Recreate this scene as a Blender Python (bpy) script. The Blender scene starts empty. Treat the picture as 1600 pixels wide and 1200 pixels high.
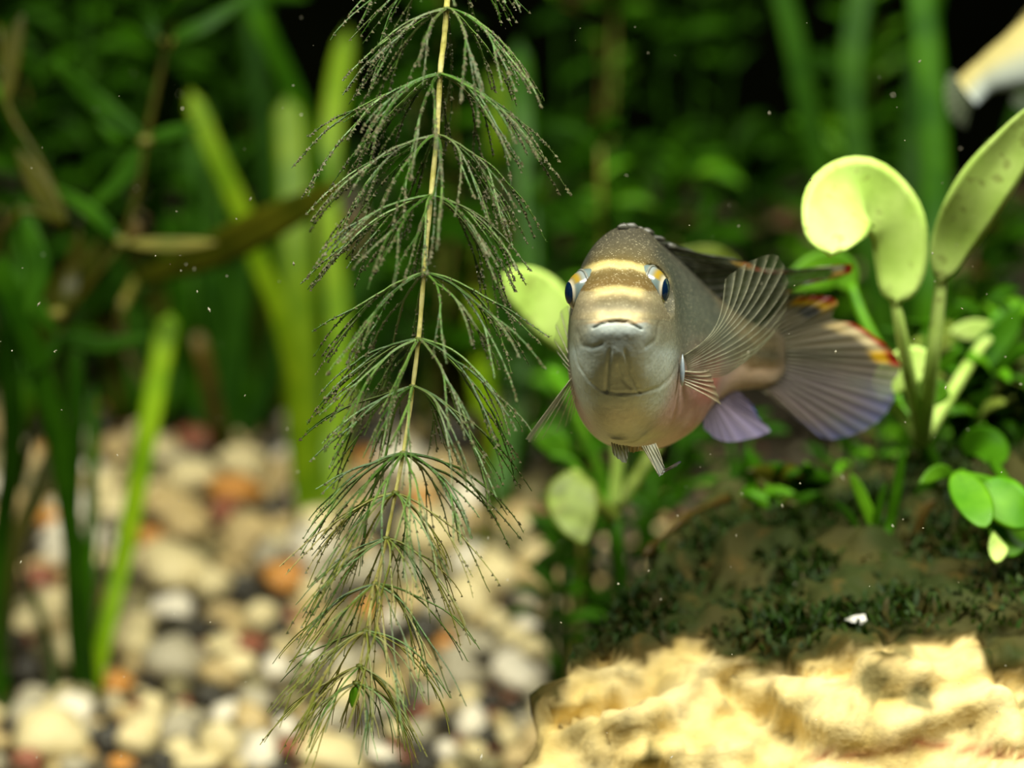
import bpy, bmesh, math, random
import numpy as np
from mathutils import Vector, Matrix, noise as mnoise
R = math.radians
random.seed(7)
sc = bpy.context.scene
COL = sc.collection

# ------------------------------------------------------------------ camera
CAM_H = 0.150; PITCH = 12.0; LENS = 70.0
FPX = LENS / 36.0 * 1600.0
cam_d = bpy.data.cameras.new('camera'); cam = bpy.data.objects.new('camera', cam_d); COL.objects.link(cam)
cam.location = (0, 0, CAM_H); cam.rotation_euler = (R(90 - PITCH), 0, 0)
cam_d.lens = LENS; cam_d.sensor_width = 36.0; cam_d.sensor_fit = 'HORIZONTAL'
cam_d.clip_start = 0.002; cam_d.clip_end = 20
cam_d.dof.use_dof = True; cam_d.dof.focus_distance = 0.233; cam_d.dof.aperture_fstop = 13.0
sc.camera = cam
# ------------------------------------------------------------------ world, lights, exposure
w = bpy.data.worlds.new('world'); sc.world = w; w.use_nodes = True
w.node_tree.nodes['Background'].inputs[0].default_value = (1.0, 1.0, 1.0, 1)
w.node_tree.nodes['Background'].inputs[1].default_value = 0.012
def area(name, loc, target, sx, sy, power, color):
    l = bpy.data.lights.new(name, 'AREA'); l.shape = 'RECTANGLE'; l.size = sx; l.size_y = sy
    l.energy = power; l.color = color
    o = bpy.data.objects.new(name, l); COL.objects.link(o); o.location = loc
    o.rotation_euler = (Vector(target) - Vector(loc)).to_track_quat('-Z', 'Y').to_euler()
    return o
area('hood_lamp_offscreen', (0.0, 0.130, 0.45), (0.0, 0.18, 0.0), 0.60, 0.09, 6.4, (1.0, 0.98, 0.86))
sc.view_settings.view_transform = 'Standard'; sc.view_settings.look = 'None'
sc.view_settings.exposure = 0.0; sc.view_settings.gamma = 1.0; sc.view_settings.use_curve_mapping = False

# ------------------------------------------------------------------ helpers
CP, SP = math.cos(R(PITCH)), math.sin(R(PITCH))
FWD = Vector((0, CP, -SP)); UP = Vector((0, SP, CP)); RT = Vector((1, 0, 0)); CAM = Vector((0, 0, CAM_H))
def at(px, py, d):
    """photo pixel + depth along the view axis -> world point"""
    return CAM + FWD * d + RT * ((px - 800) / FPX * d) + UP * ((600 - py) / FPX * d)
def proj(p):
    v = p - CAM; d = v.dot(FWD)
    return 800 + v.x / d * FPX, 600 - v.dot(UP) / d * FPX
def gz(x, y):
    """gravel bed height: banked up towards the back"""
    return 0.14 * max(0.0, y - 0.33) + 0.002 * math.sin(23 * x + 1) * math.sin(19 * y)
def ground(px, py):
    lo, hi = 0.12, 1.2
    for _ in range(50):
        m = (lo + hi) / 2; p = at(px, py, m)
        if p.z > gz(p.x, p.y): lo = m
        else: hi = m
    return at(px, py, lo)
def lin(c):
    return tuple(((v / 255) / 12.92 if v / 255 <= 0.04045 else ((v / 255 + 0.055) / 1.055) ** 2.4) for v in c)
def fbm(v, o=4):
    return mnoise.fractal(Vector(v), 1.0, 2.0, o)

def sstep(a, b, x):
    t = min(1, max(0, (x - a) / (b - a))); return t * t * (3 - 2 * t)
def rock_h(x, y):
    e = 0.0045 * fbm((x * 60, y * 60, 3), 2)
    yy = y + e; xx = x + 1.2 * e
    front = sstep(.196, .252, yy); back = 1 - sstep(.30, .335, yy)
    left = sstep(-.015 + max(0, yy - .23) * .34, .001 + max(0, yy - .23) * .46, xx); right = 1 - sstep(.17, .2, xx)
    top = .063 + .10 * max(0, y - .255) + .010 * sstep(.01, .10, x)
    h = top * (front ** .8) * back * left * right
    return h + .0022 * fbm((x * 40, y * 40, 5), 2) * min(1, h / .01) - .002 * (1 - min(1, h / .004))

def blob(r, seed, sub=2, sq=(1, 1, 1), rough=.25):
    bm = bmesh.new(); bmesh.ops.create_icosphere(bm, subdivisions=sub, radius=1)
    for v in bm.verts:
        n = v.co.normalized(); k = 1 + rough * fbm(n * 1.1 + Vector((seed * 7.3, seed, 0)), 2) + .06 * fbm(n * 3 + Vector((0, seed * 3.1, 0)), 2)
        v.co = Vector((n.x * sq[0], n.y * sq[1], n.z * sq[2])) * k * r
    V = [v.co.copy() for v in bm.verts]; F = [tuple(v.index for v in f.verts) for f in bm.faces]; bm.free(); return V, F

def seg_dist(px, py, poly):
    best = 1e9
    for (ax, ay), (bx, by) in zip(poly[:-1], poly[1:]):
        dx, dy = bx - ax, by - ay; t = max(0, min(1, ((px - ax) * dx + (py - ay) * dy) / (dx * dx + dy * dy))); best = min(best, math.hypot(px - ax - t * dx, py - ay - t * dy))
    return best

ORG = {}
def tag(o, label=None, cat=None, group=None, kind=None):
    if label: o['label'] = label
    if cat: o['category'] = cat
    if group: o['group'] = group
    if kind: o['kind'] = kind
    return o
def empty(name, loc):
    o = bpy.data.objects.new(name, None); COL.objects.link(o); o.location = loc
    o.empty_display_size = 0.005; ORG[o.name] = Vector(loc); return o
def mk(name, verts, faces, mat, parent=None, base=None, cols=None, smooth=True):
    """world-space verts -> one linked mesh object"""
    if parent is not None: org = ORG[parent.name]
    else: org = Vector(base) if base is not None else Vector((0, 0, 0))
    va = np.asarray([tuple(v) for v in verts], dtype=np.float64) - np.array(org)
    me = bpy.data.meshes.new(name); me.from_pydata([tuple(v) for v in va], [], faces); me.update()
    if smooth: me.polygons.foreach_set('use_smooth', [True] * len(me.polygons))
    if cols is not None:
        a = me.color_attributes.new('Col', 'FLOAT_COLOR', 'POINT')
        c = np.ones((len(verts), 4), dtype=np.float32); ca = np.asarray(cols, dtype=np.float32)
        c[:, :ca.shape[1]] = ca; a.data.foreach_set('color', c.ravel())
    if mat: me.materials.append(mat)
    o = bpy.data.objects.new(name, me); COL.objects.link(o)
    if parent is not None: o.parent = parent
    else: o.location = org
    ORG[o.name] = org
    return o

# ------------------------------------------------------------------ materials
def newmat(name):
    m = bpy.data.materials.new(name); m.use_nodes = True
    nt = m.node_tree; b = nt.nodes['Principled BSDF']; return m, nt, b
def noise_mix(nt, c1, c2, scale, detail=4, coord='Object', lo=0.35, hi=0.65):
    tc = nt.nodes.new('ShaderNodeTexCoord'); n = nt.nodes.new('ShaderNodeTexNoise'); r = nt.nodes.new('ShaderNodeValToRGB')
    n.inputs['Scale'].default_value = scale; n.inputs['Detail'].default_value = detail
    nt.links.new(tc.outputs[coord], n.inputs['Vector']); nt.links.new(n.outputs['Fac'], r.inputs['Fac'])
    r.color_ramp.elements[0].position = lo; r.color_ramp.elements[1].position = hi
    r.color_ramp.elements[0].color = (*c1, 1); r.color_ramp.elements[1].color = (*c2, 1)
    return r, n
def leafmat(name, c1, c2, trans=0.35, rough=0.45, scale=120, bump=0.25, spec=0.25, fleck=0.0):
    m, nt, b = newmat(name); c1, c2 = lin(c1), lin(c2)
    r, n = noise_mix(nt, c1, c2, scale)
    oi = nt.nodes.new('ShaderNodeObjectInfo'); hsv = nt.nodes.new('ShaderNodeHueSaturation')
    mr = nt.nodes.new('ShaderNodeMapRange'); mr.inputs['To Min'].default_value = 0.7; mr.inputs['To Max'].default_value = 1.25
    nt.links.new(oi.outputs['Random'], mr.inputs['Value']); nt.links.new(mr.outputs[0], hsv.inputs['Value'])
    colo = r.outputs['Color']
    if fleck:
        n3 = nt.nodes.new('ShaderNodeTexNoise'); n3.inputs['Scale'].default_value = 520; n3.inputs['Detail'].default_value = 3
        tc3 = nt.nodes.new('ShaderNodeTexCoord'); nt.links.new(tc3.outputs['Object'], n3.inputs['Vector'])
        m3 = nt.nodes.new('ShaderNodeMapRange'); m3.inputs['From Min'].default_value = .60; m3.inputs['From Max'].default_value = .68; m3.inputs['To Max'].default_value = fleck
        nt.links.new(n3.outputs['Fac'], m3.inputs['Value']); x3 = nt.nodes.new('ShaderNodeMix'); x3.data_type = 'RGBA'; x3.inputs[7].default_value = (*lin((110, 104, 44)), 1)
        nt.links.new(m3.outputs[0], x3.inputs[0]); nt.links.new(colo, x3.inputs[6]); colo = x3.outputs[2]
    nt.links.new(colo, hsv.inputs['Color'])
    nt.links.new(hsv.outputs['Color'], b.inputs['Base Color']); b.inputs['Roughness'].default_value = rough; b.inputs['Specular IOR Level'].default_value = spec
    bm = nt.nodes.new('ShaderNodeBump'); bm.inputs['Strength'].default_value = bump; bm.inputs['Distance'].default_value = 0.0006
    nt.links.new(n.outputs['Fac'], bm.inputs['Height']); nt.links.new(bm.outputs['Normal'], b.inputs['Normal'])
    t = nt.nodes.new('ShaderNodeBsdfTranslucent'); mx = nt.nodes.new('ShaderNodeMixShader'); mx.inputs[0].default_value = trans
    nt.links.new(hsv.outputs['Color'], t.inputs['Color'])
    out = nt.nodes['Material Output']
    nt.links.new(b.outputs[0], mx.inputs[1]); nt.links.new(t.outputs[0], mx.inputs[2]); nt.links.new(mx.outputs[0], out.inputs[0])
    return m
def vcolmat(name, rough=0.4, spec=0.5, alpha=False, trans=0.0, bump=0.0, bscale=900, sparkle=0.0):
    m, nt, b = newmat(name)
    a = nt.nodes.new('ShaderNodeVertexColor'); a.layer_name = 'Col'
    colout = a.outputs['Color']
    if sparkle:
        tc = nt.nodes.new('ShaderNodeTexCoord'); v = nt.nodes.new('ShaderNodeTexVoronoi'); v.inputs['Scale'].default_value = 7000
        nt.links.new(tc.outputs['Object'], v.inputs['Vector'])
        sx = nt.nodes.new('ShaderNodeSeparateColor'); nt.links.new(v.outputs['Color'], sx.inputs[0])
        mr = nt.nodes.new('ShaderNodeMapRange'); mr.inputs['From Min'].default_value = 0.9; mr.inputs['From Max'].default_value = 1.0
        mr.inputs['To Max'].default_value = sparkle
        nt.links.new(sx.outputs[0], mr.inputs['Value'])
        mx = nt.nodes.new('ShaderNodeMix'); mx.data_type = 'RGBA'; mx.inputs[7].default_value = (0.75, 0.68, 0.42, 1)
        nt.links.new(mr.outputs[0], mx.inputs[0]); nt.links.new(colout, mx.inputs[6]); colout = mx.outputs[2]
    nt.links.new(colout, b.inputs['Base Color'])
    b.inputs['Roughness'].default_value = rough; b.inputs['Specular IOR Level'].default_value = spec
    if bump:
        tc = nt.nodes.new('ShaderNodeTexCoord'); n = nt.nodes.new('ShaderNodeTexNoise'); n.inputs['Scale'].default_value = bscale
        n.inputs['Detail'].default_value = 3
        nt.links.new(tc.outputs['Object'], n.inputs['Vector'])
        bp = nt.nodes.new('ShaderNodeBump'); bp.inputs['Strength'].default_value = bump; bp.inputs['Distance'].default_value = 0.0004
        nt.links.new(n.outputs['Fac'], bp.inputs['Height']); nt.links.new(bp.outputs['Normal'], b.inputs['Normal'])
    last = b.outputs[0]; out = nt.nodes['Material Output']
    if trans:
        t = nt.nodes.new('ShaderNodeBsdfTranslucent'); nt.links.new(a.outputs['Color'], t.inputs['Color'])
        mx = nt.nodes.new('ShaderNodeMixShader'); mx.inputs[0].default_value = trans
        nt.links.new(last, mx.inputs[1]); nt.links.new(t.outputs[0], mx.inputs[2]); last = mx.outputs[0]
    if alpha:
        t = nt.nodes.new('ShaderNodeBsdfTransparent'); mx = nt.nodes.new('ShaderNodeMixShader')
        nt.links.new(a.outputs['Alpha'], mx.inputs[0]); nt.links.new(t.outputs[0], mx.inputs[1]); nt.links.new(last, mx.inputs[2]); last = mx.outputs[0]
    nt.links.new(last, out.inputs[0])
    return m
def plain(name, c, rough=0.5, c2=None, scale=200, spec=0.5):
    m, nt, b = newmat(name)
    if c2:
        r, n = noise_mix(nt, lin(c), lin(c2), scale); nt.links.new(r.outputs['Color'], b.inputs['Base Color'])
    else: b.inputs['Base Color'].default_value = (*lin(c), 1)
    b.inputs['Roughness'].default_value = rough; b.inputs['Specular IOR Level'].default_value = spec
    return m

M = {}
M['val_lime'] = leafmat('val_lime', (112, 156, 4), (150, 186, 20))
M['val_green'] = leafmat('val_green', (40, 88, 0), (66, 118, 4))
M['val_dark'] = leafmat('val_dark', (34, 76, 4), (52, 98, 8), spec=0.08)
M['val_olive'] = leafmat('val_olive', (56, 62, 2), (84, 82, 8))
M['olive_dark'] = leafmat('olive_dark', (54, 62, 6), (78, 80, 12), spec=0.08)
M['pale_leaf'] = leafmat('pale_leaf', (178, 212, 96), (202, 230, 124), trans=0.2, scale=160, fleck=.45)
M['dull_leaf'] = leafmat('dull_leaf', (96, 112, 30), (132, 152, 62), trans=0.2, scale=300, fleck=.6)
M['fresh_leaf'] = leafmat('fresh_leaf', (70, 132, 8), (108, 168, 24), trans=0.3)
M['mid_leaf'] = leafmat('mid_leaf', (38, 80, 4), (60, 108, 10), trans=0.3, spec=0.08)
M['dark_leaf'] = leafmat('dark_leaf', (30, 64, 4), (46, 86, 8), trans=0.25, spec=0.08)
M['brown_leaf'] = leafmat('brown_leaf', (66, 54, 16), (100, 82, 30), trans=0.2)
M['stem_olive'] = leafmat('stem_olive', (92, 96, 30), (130, 124, 50), trans=0.1)
M['hornwort_stem'] = leafmat('hornwort_stem', (206, 200, 104), (234, 226, 150), trans=0.05, scale=500, bump=0.6)
M['hornwort_leaf'] = vcolmat('hornwort_leaf', rough=0.45, trans=0.3, bump=0.4, bscale=1500)
M['floor'] = plain('floor', (40, 34, 22), 0.9, (92, 82, 56), 260)
M['back'] = plain('back', (4, 5, 1), 0.9, (7, 10, 2), 14, spec=0.02)

# ------------------------------------------------------------------ the tank
def grid_floor():
    nx, ny = 90, 80; V = []; F = []
    for j in range(ny + 1):
        for i in range(nx + 1):
            x = -0.36 + 0.72 * i / nx; y = 0.08 + 0.72 * j / ny
            V.append((x, y, gz(x, y) - 0.001))
    for j in range(ny):
        for i in range(nx):
            a = j * (nx + 1) + i; F.append((a, a + 1, a + nx + 2, a + nx + 1))
    return V, F
V, F = grid_floor(); o = mk('floor', V, F, M['floor']); o['kind'] = 'structure'
def box(name, lo, hi, mat):
    (a, b, c), (d, e, f) = lo, hi
    V = [(a, b, c), (d, b, c), (d, e, c), (a, e, c), (a, b, f), (d, b, f), (d, e, f), (a, e, f)]
    F = [(0, 3, 2, 1), (4, 5, 6, 7), (0, 1, 5, 4), (1, 2, 6, 5), (2, 3, 7, 6), (3, 0, 4, 7)]
    o = mk(name, V, F, mat, smooth=False); o['kind'] = 'structure'; return o
box('wall_back', (-0.37, 0.80, -0.01), (0.37, 0.81, 0.45), M['back'])
box('wall_left', (-0.37, 0.08, -0.01), (-0.36, 0.80, 0.45), M['back'])
box('wall_right', (0.36, 0.08, -0.01), (0.37, 0.80, 0.45), M['back'])

# ------------------------------------------------------------------ splines, tubes, leaves
def spline(pts, n):
    P = [Vector(p) for p in pts]; m = len(P)
    if m == 2: return [P[0].lerp(P[1], i / (n - 1)) for i in range(n)]
    out = []
    for i in range(n):
        t = i / (n - 1) * (m - 1); k = min(int(t), m - 2); f = t - k
        p0 = P[k - 1] if k > 0 else P[0] * 2 - P[1]; p1 = P[k]; p2 = P[k + 1]; p3 = P[k + 2] if k + 2 < m else P[-1] * 2 - P[-2]
        out.append(0.5 * ((2 * p1) + (p2 - p0) * f + (2 * p0 - 5 * p1 + 4 * p2 - p3) * f * f + (3 * p1 - p0 - 3 * p2 + p3) * f ** 3))
    return out
def tube(pts, rad, sides=6, V=None, F=None):
    """rad: list; appends to V,F"""
    V = [] if V is None else V; F = [] if F is None else F
    n = len(pts); b0 = len(V); ref = Vector((0.31, 0.2, 0.93))
    for i, p in enumerate(pts):
        t = (pts[min(i + 1, n - 1)] - pts[max(i - 1, 0)]).normalized()
        if abs(t.dot(ref)) > 0.97: ref = Vector((0.9, 0.3, 0.1))
        a = t.cross(ref).normalized(); b = t.cross(a)
        for k in range(sides):
            th = 2 * math.pi * k / sides
            V.append(p + (a * math.cos(th) + b * math.sin(th)) * rad[i])
    for i in range(n - 1):
        for k in range(sides):
            k2 = (k + 1) % sides
            F.append((b0 + i * sides + k, b0 + i * sides + k2, b0 + (i + 1) * sides + k2, b0 + (i + 1) * sides + k))
    F.append(tuple(b0 + k for k in reversed(range(sides)))); F.append(tuple(b0 + (n - 1) * sides + k for k in range(sides)))
    return V, F
def leaf(pts, wid, face=None, n=18, m=4, cup=0.12, thick=0.0003, twist=0.0, wavy=0.0, seed=0):
    """closed lens-section blade along a spline; wid(t) = half width (m); face = direction the blade faces"""
    S = spline(pts, n); V = []; F = []; face = Vector(face) if face is not None else -FWD
    L = 2 * m
    for i, p in enumerate(S):
        t = i / (n - 1); tg = (S[min(i + 1, n - 1)] - S[max(i - 1, 0)]).normalized()
        sd = tg.cross(face)
        sd = sd.normalized() if sd.length > 1e-6 else RT
        nm = sd.cross(tg).normalized()
        if twist:
            q = Matrix.Rotation(twist * t, 3, tg); sd = q @ sd; nm = q @ nm
        w_ = max(wid(t), 1e-5)
        row = []
        for k in range(m + 1):
            u = -1 + 2 * k / m
            h = cup * w_ * u * u + wavy * w_ * math.sin(9 * t + 2 * u + seed) * abs(u)
            row.append((u, h))
        for u, h in row: V.append(p + sd * (u * w_) + nm * (h + thick * (1 - u * u)))
        for u, h in reversed(row[1:-1]): V.append(p + sd * (u * w_) + nm * (h - thick * (1 - u * u)))
    for i in range(n - 1):
        for k in range(L):
            k2 = (k + 1) % L
            F.append((i * L + k, (i + 1) * L + k, (i + 1) * L + k2, i * L + k2))
    F.append(tuple(range(L))); F.append(tuple((n - 1) * L + k for k in reversed(range(L))))
    return V, F
def strap(w0, w1, tip=0.9):
    """strap leaf: near-constant width, blunt tip"""
    return lambda t: (w0 + (w1 - w0) * t) * (1.0 if t < tip else math.sqrt(max(0.0, 1 - ((t - tip) / (1 - tip)) ** 2)))
def oval(w0, pos=0.5, p=0.8):
    def f(t):
        u = t ** (math.log(0.5) / math.log(pos)); return w0 * (max(0.0, math.sin(math.pi * u)) ** p)
    return f
def plateau(w0, pos=0.5, p=6):
    return lambda t: w0 * math.sqrt(max(0.0, 1 - abs(2 * t - 1) ** p)) * (1 - .12 * math.sin(6.28 * t))
def pxw(px, d): return px / FPX * d

# ------------------------------------------------------------------ ribbon-leaved plants (eelgrass)
def eelgrass(base_px, leaves, label, group=None):
    b = ground(*base_px) if len(base_px) == 2 else Vector(base_px); root = empty('eelgrass', b)
    tag(root, label, 'plant', group)
    for lf in leaves:
        pts, w0, w1, mat = lf[:4]
        P = [b + Vector((random.uniform(-.0015, .0015), random.uniform(-.0015, .0015), -0.002))]
        P += [at(*p) for p in pts]
        V, F = leaf(P, strap(w0 / 2, w1 / 2), n=24, cup=0.2, thick=0.0002, twist=lf[4] if len(lf) > 4 else 0.0)
        mk('leaf', V, F, M[mat], root)
    return root
db = (ground(140, 1092) - CAM).dot(FWD)
eelgrass((142, 1095), [
    ([(165, 985, db), (195, 860, db + .004), (228, 690, db + .006), (252, 560, db + .008), (266, 490, db + .010)], .0034, .0052, 'val_lime'),
    ([(136, 960, db - .004), (143, 800, db - .006), (146, 600, db - .006)], .0026, .0024, 'val_green'),
    ([(128, 960, db - .012), (108, 800, db - .022), (85, 660, db - .03), (40, 520, db - .036), (-20, 380, db - .04)], .0034, .0050, 'val_dark'),
    ([(118, 1000, db - .003), (112, 820, db - .01), (120, 640, db - .012), (118, 540, db - .012)], .0032, .0034, 'val_dark'),
    ([(152, 940, db + .006), (170, 800, db + .012)], .0020, .0012, 'val_olive'),
], 'ribbon-leaved plant with one bright lime blade rooted in the pebbles')
eelgrass((92, 1098), [
    ([(72, 1010, db + .004), (50, 930, db + .006), (36, 880, db + .006)], .0018, .0010, 'val_olive'),
    ([(84, 1030, db), (66, 960, db - .004), (44, 905, db - .004)], .0012, .0006, 'val_dark'),
], 'short two-bladed olive seedling beside the lime-bladed ribbon plant')
eelgrass((2, 1115), [
    ([(6, 980, db), (22, 860, db + .002), (60, 770, db + .004), (92, 690, db + .006)], .0036, .0040, 'val_olive'),
    ([(-8, 980, db - .006), (2, 840, db - .01), (20, 700, db - .02), (10, 480, db - .03)], .0036, .0044, 'val_dark'),
    ([(-30, 950, db), (-70, 700, db)], .0036, .0040, 'val_green'),
], 'dark drooping ribbon-leaved plant at the edge of the pebble bed')
d2 = (ground(490, 830) - CAM).dot(FWD)
eelgrass((488, 832), [
    ([(478, 700, d2), (468, 560, d2), (462, 400, d2), (456, 250, d2 + .004), (448, 150, d2 + .006)], .0086, .0076, 'val_lime'),
    ([(520, 690, d2 + .01), (530, 560, d2 + .012), (512, 330, d2 + .016), (520, 180, d2 + .02), (545, 40, d2 + .02)], .0070, .0050, 'val_lime'),
    ([(470, 640, d2 - .01), (440, 500, d2 - .02), (400, 400, d2 - .025), (372, 320, d2 - .028), (330, 230, d2 - .03), (296, 140, d2 - .03)], .0044, .0050, 'val_lime'),
    ([(500, 640, d2 + .02), (520, 400, d2 + .02), (470, 180, d2 + .01), (400, 20, d2), (360, -90, d2)], .0050, .0048, 'val_green'),
], 'tall ribbon-leaved plant with wide yellow-green blades behind the feathery stem')
d3 = (ground(350, 705) - CAM).dot(FWD)
eelgrass((352, 708), [
    ([(362, 560, d3), (378, 430, d3), (370, 330, d3)], .0086, .0070, 'val_dark'),
    ([(300, 600, d3), (285, 500, d3 - .01), (260, 330, d3 - .02)], .0070, .0056, 'val_dark'),
    ([(335, 640, d3 - .02), (318, 560, d3 - .03), (306, 520, d3 - .03)], .0044, .0036, 'brown_leaf'),
    ([(420, 600, d3), (432, 380, d3), (400, 100, d3), (380, -60, d3)], .0060, .0054, 'val_dark'),
    ([(240, 560, d3 + .02), (190, 330, d3 + .02), (160, 100, d3 + .02)], .0070, .0050, 'val_dark'),
], 'dark green ribbon-leaved clump at the back of the pebble bed')
d4 = (ground(762, 905) - CAM).dot(FWD)
eelgrass((764, 908), [
    ([(762, 820, d4), (758, 720, d4 - .004), (752, 640, d4 - .006)], .0030, .0026, 'val_olive'),
    ([(772, 800, d4 + .03), (812, 600, d4 + .04), (826, 400, d4 + .05), (816, 200, d4 + .06), (810, 60, d4 + .06)], .0050, .0060, 'val_green'),
    ([(775, 780, d4 + .03), (845, 640, d4 + .06), (850, 480, d4 + .08), (868, 300, d4 + .08)], .0050, .0050, 'val_dark'),
    ([(768, 700, d4 + .05), (745, 520, d4 + .08), (762, 300, d4 + .10), (778, 200, d4 + .10), (774, 105, d4 + .10)], .0060, .0052, 'val_lime'),
], 'slender ribbon-leaved plant between the feathery stem and the fish')
d5 = 0.42
g5 = at(1445, 705, .45); eelgrass((g5.x, g5.y, gz(g5.x, g5.y)), [
    ([(1450, 560, d5), (1462, 330, d5), (1455, 150, d5), (1440, 0, d5), (1430, -90, d5)], .0062, .0066, 'val_green'),
    ([(1430, 560, d5 + .02), (1425, 300, d5 + .02), (1436, 100, d5 + .03), (1470, -80, d5 + .03)], .0054, .0060, 'val_dark'),
    ([(1380, 500, d5 + .03), (1345, 280, d5 + .03), (1330, 120, d5 + .03), (1352, -60, d5 + .03)], .0060, .0066, 'val_green'),
    ([(1400, 500, d5 + .05), (1290, 280, d5 + .05), (1240, 60, d5 + .05), (1200, -80, d5 + .05)], .0060, .0056, 'val_dark'),
    ([(1520, 500, d5 + .06), (1560, 300, d5 + .06), (1620, 100, d5 + .06)], .0060, .0050, 'val_dark'),
], 'tall dark ribbon-leaved clump behind the broad pale leaves')

def thick_clump(px, d, n, label, seed, mats, span=150):
    rnd = random.Random(seed); g = at(px, 600, d); L = []
    for k in range(n):
        x = px + rnd.uniform(-span, span) * .5; lean = rnd.uniform(-110, 110); top = rnd.uniform(120, 470); dd = d + rnd.uniform(-.02, .03)
        L.append(([(px + (x - px) * .5, 640, dd), (x, 520, dd), (x + lean * .4, (520 + top) / 2, dd), (x + lean, top, dd)], rnd.uniform(.0044, .0070), rnd.uniform(.0036, .0060), rnd.choice(mats)))
    eelgrass((g.x, g.y, gz(g.x, g.y)), L, label)
VG = ['val_green', 'val_green', 'val_dark', 'val_dark', 'olive_dark']
thick_clump(560, .56, 16, 'thick green ribbon-leaved clump far behind the hornwort', 41, VG + ['val_green'])
thick_clump(400, .54, 14, 'thick green ribbon-leaved clump far behind the slanting olive leaf', 42, VG)
thick_clump(220, .54, 14, 'thick dark ribbon-leaved clump far behind the whorled stem plant', 43, VG)
thick_clump(40, .52, 12, 'thick dark ribbon-leaved clump behind the drooping dark ribbon plant', 44, VG)
thick_clump(740, .55, 12, 'thick green ribbon-leaved clump far behind the slender ribbon plant', 45, VG)
# ------------------------------------------------------------------ whorled stem plant on the left (out of focus)
def stem_plant(stem, leaves, label, rad=.0008, smat='val_olive', nodes=()):
    pts = [at(*p) for p in stem]; root = empty('stem_plant', pts[0]); tag(root, label, 'plant')
    S = spline(pts, 30); V, F = tube(S, [rad * (1 - .4 * i / 29) for i in range(30)], 8); mk('stem', V, F, M[smat], root)
    for q in nodes:
        p = at(*q); nv, nf = blob(.0016, q[0], 1, (1, 1, .8), .2); mk('node', [v + p for v in nv], nf, M['stem_olive'], root)
    for (a, b, c, w_, mat) in leaves:
        V, F = leaf([at(*a), at(*b), at(*c)], oval(w_ / 2, 0.45, 0.7), n=14, cup=0.25, thick=.0002); mk('leaf', V, F, M[mat], root)
    return root
ds = 0.365
gb = ground(60, 640)
stem_plant([(30, 760, ds + .02), (88, 525, ds + .004), (140, 445, ds), (190, 375, ds), (215, 300, ds), (228, 220, ds), (245, 140, ds), (262, 66, ds), (275, 0, ds), (285, -70, ds)], [
    ((262, 66, ds), (220, 30, ds), (170, -15, ds - .01), .0036, 'dark_leaf'), ((262, 66, ds), (320, 40, ds), (395, -10, ds + .005), .0036, 'dark_leaf'),
    ((262, 66, ds), (262, 30, ds - .01), (300, -20, ds - .02), .0034, 'dark_leaf'),
    ((228, 220, ds), (150, 160, ds), (78, 92, ds - .005), .0046, 'dark_leaf'), ((228, 220, ds), (270, 208, ds), (312, 196, ds), .0028, 'mid_leaf'),
    ((228, 220, ds), (180, 210, ds + .01), (120, 110, ds + .015), .0040, 'dark_leaf'), ((228, 220, ds), (200, 270, ds), (135, 330, ds), .0040, 'mid_leaf'),
    ((190, 380, ds), (270, 383, ds), (342, 379, ds), .0026, 'stem_olive'), ((190, 380, ds), (140, 330, ds), (80, 290, ds), .0030, 'mid_leaf'),
    ((190, 380, ds), (210, 360, ds), (208, 340, ds), .0026, 'brown_leaf'),
    ((90, 525, ds), (160, 540, ds), (240, 525, ds), .0034, 'dark_leaf'), ((90, 525, ds), (50, 470, ds), (10, 430, ds), .0036, 'mid_leaf'),
    ((90, 525, ds), (70, 560, ds), (20, 600, ds), .0034, 'dark_leaf'), ((90, 525, ds), (110, 450, ds + .01), (125, 355, ds + .01), .0040, 'val_olive'),
], 'thin-stemmed plant with small leaves in whorls at pale nodes', nodes=[(262, 66, ds), (228, 220, ds), (192, 378, ds), (90, 490, ds)])
stem_plant([(-60, 560, .36), (-10, 400, .35), (35, 330, .345), (100, 345, .35), (60, 250, .35), (10, 160, .35), (0, 40, .35)], [
    ((102, 362, .35), (66, 300, .35), (26, 232, .35), .0046, 'val_olive'), ((10, 160, .35), (20, 80, .35), (36, 20, .35), .0036, 'val_olive'),
    ((10, 160, .35), (-30, 120, .35), (-60, 60, .35), .0036, 'mid_leaf'), ((35, 330, .345), (60, 420, .345), (40, 500, .345), .0046, 'dark_leaf'),
], 'olive-leaved stem plant leaning behind the whorled plant')
# long brown-green drooping leaf crossing
b = ground(250, 640); root = empty('drooping_leaf_plant', b); tag(root, 'plant with one long olive leaf slanting behind the feathery stem', 'plant')
V, F = tube(spline([b, at(190, 520, .405), at(210, 437, .40)], 12), [.0010] * 12, 6); mk('stem', V, F, M['stem_olive'], root)
V, F = leaf([at(205, 440, .40), at(330, 395, .39), at(430, 345, .38), at(545, 285, .37)], oval(.0036, .5, .55), n=20, cup=.2); mk('leaf', V, F, M['olive_dark'], root)

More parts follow.
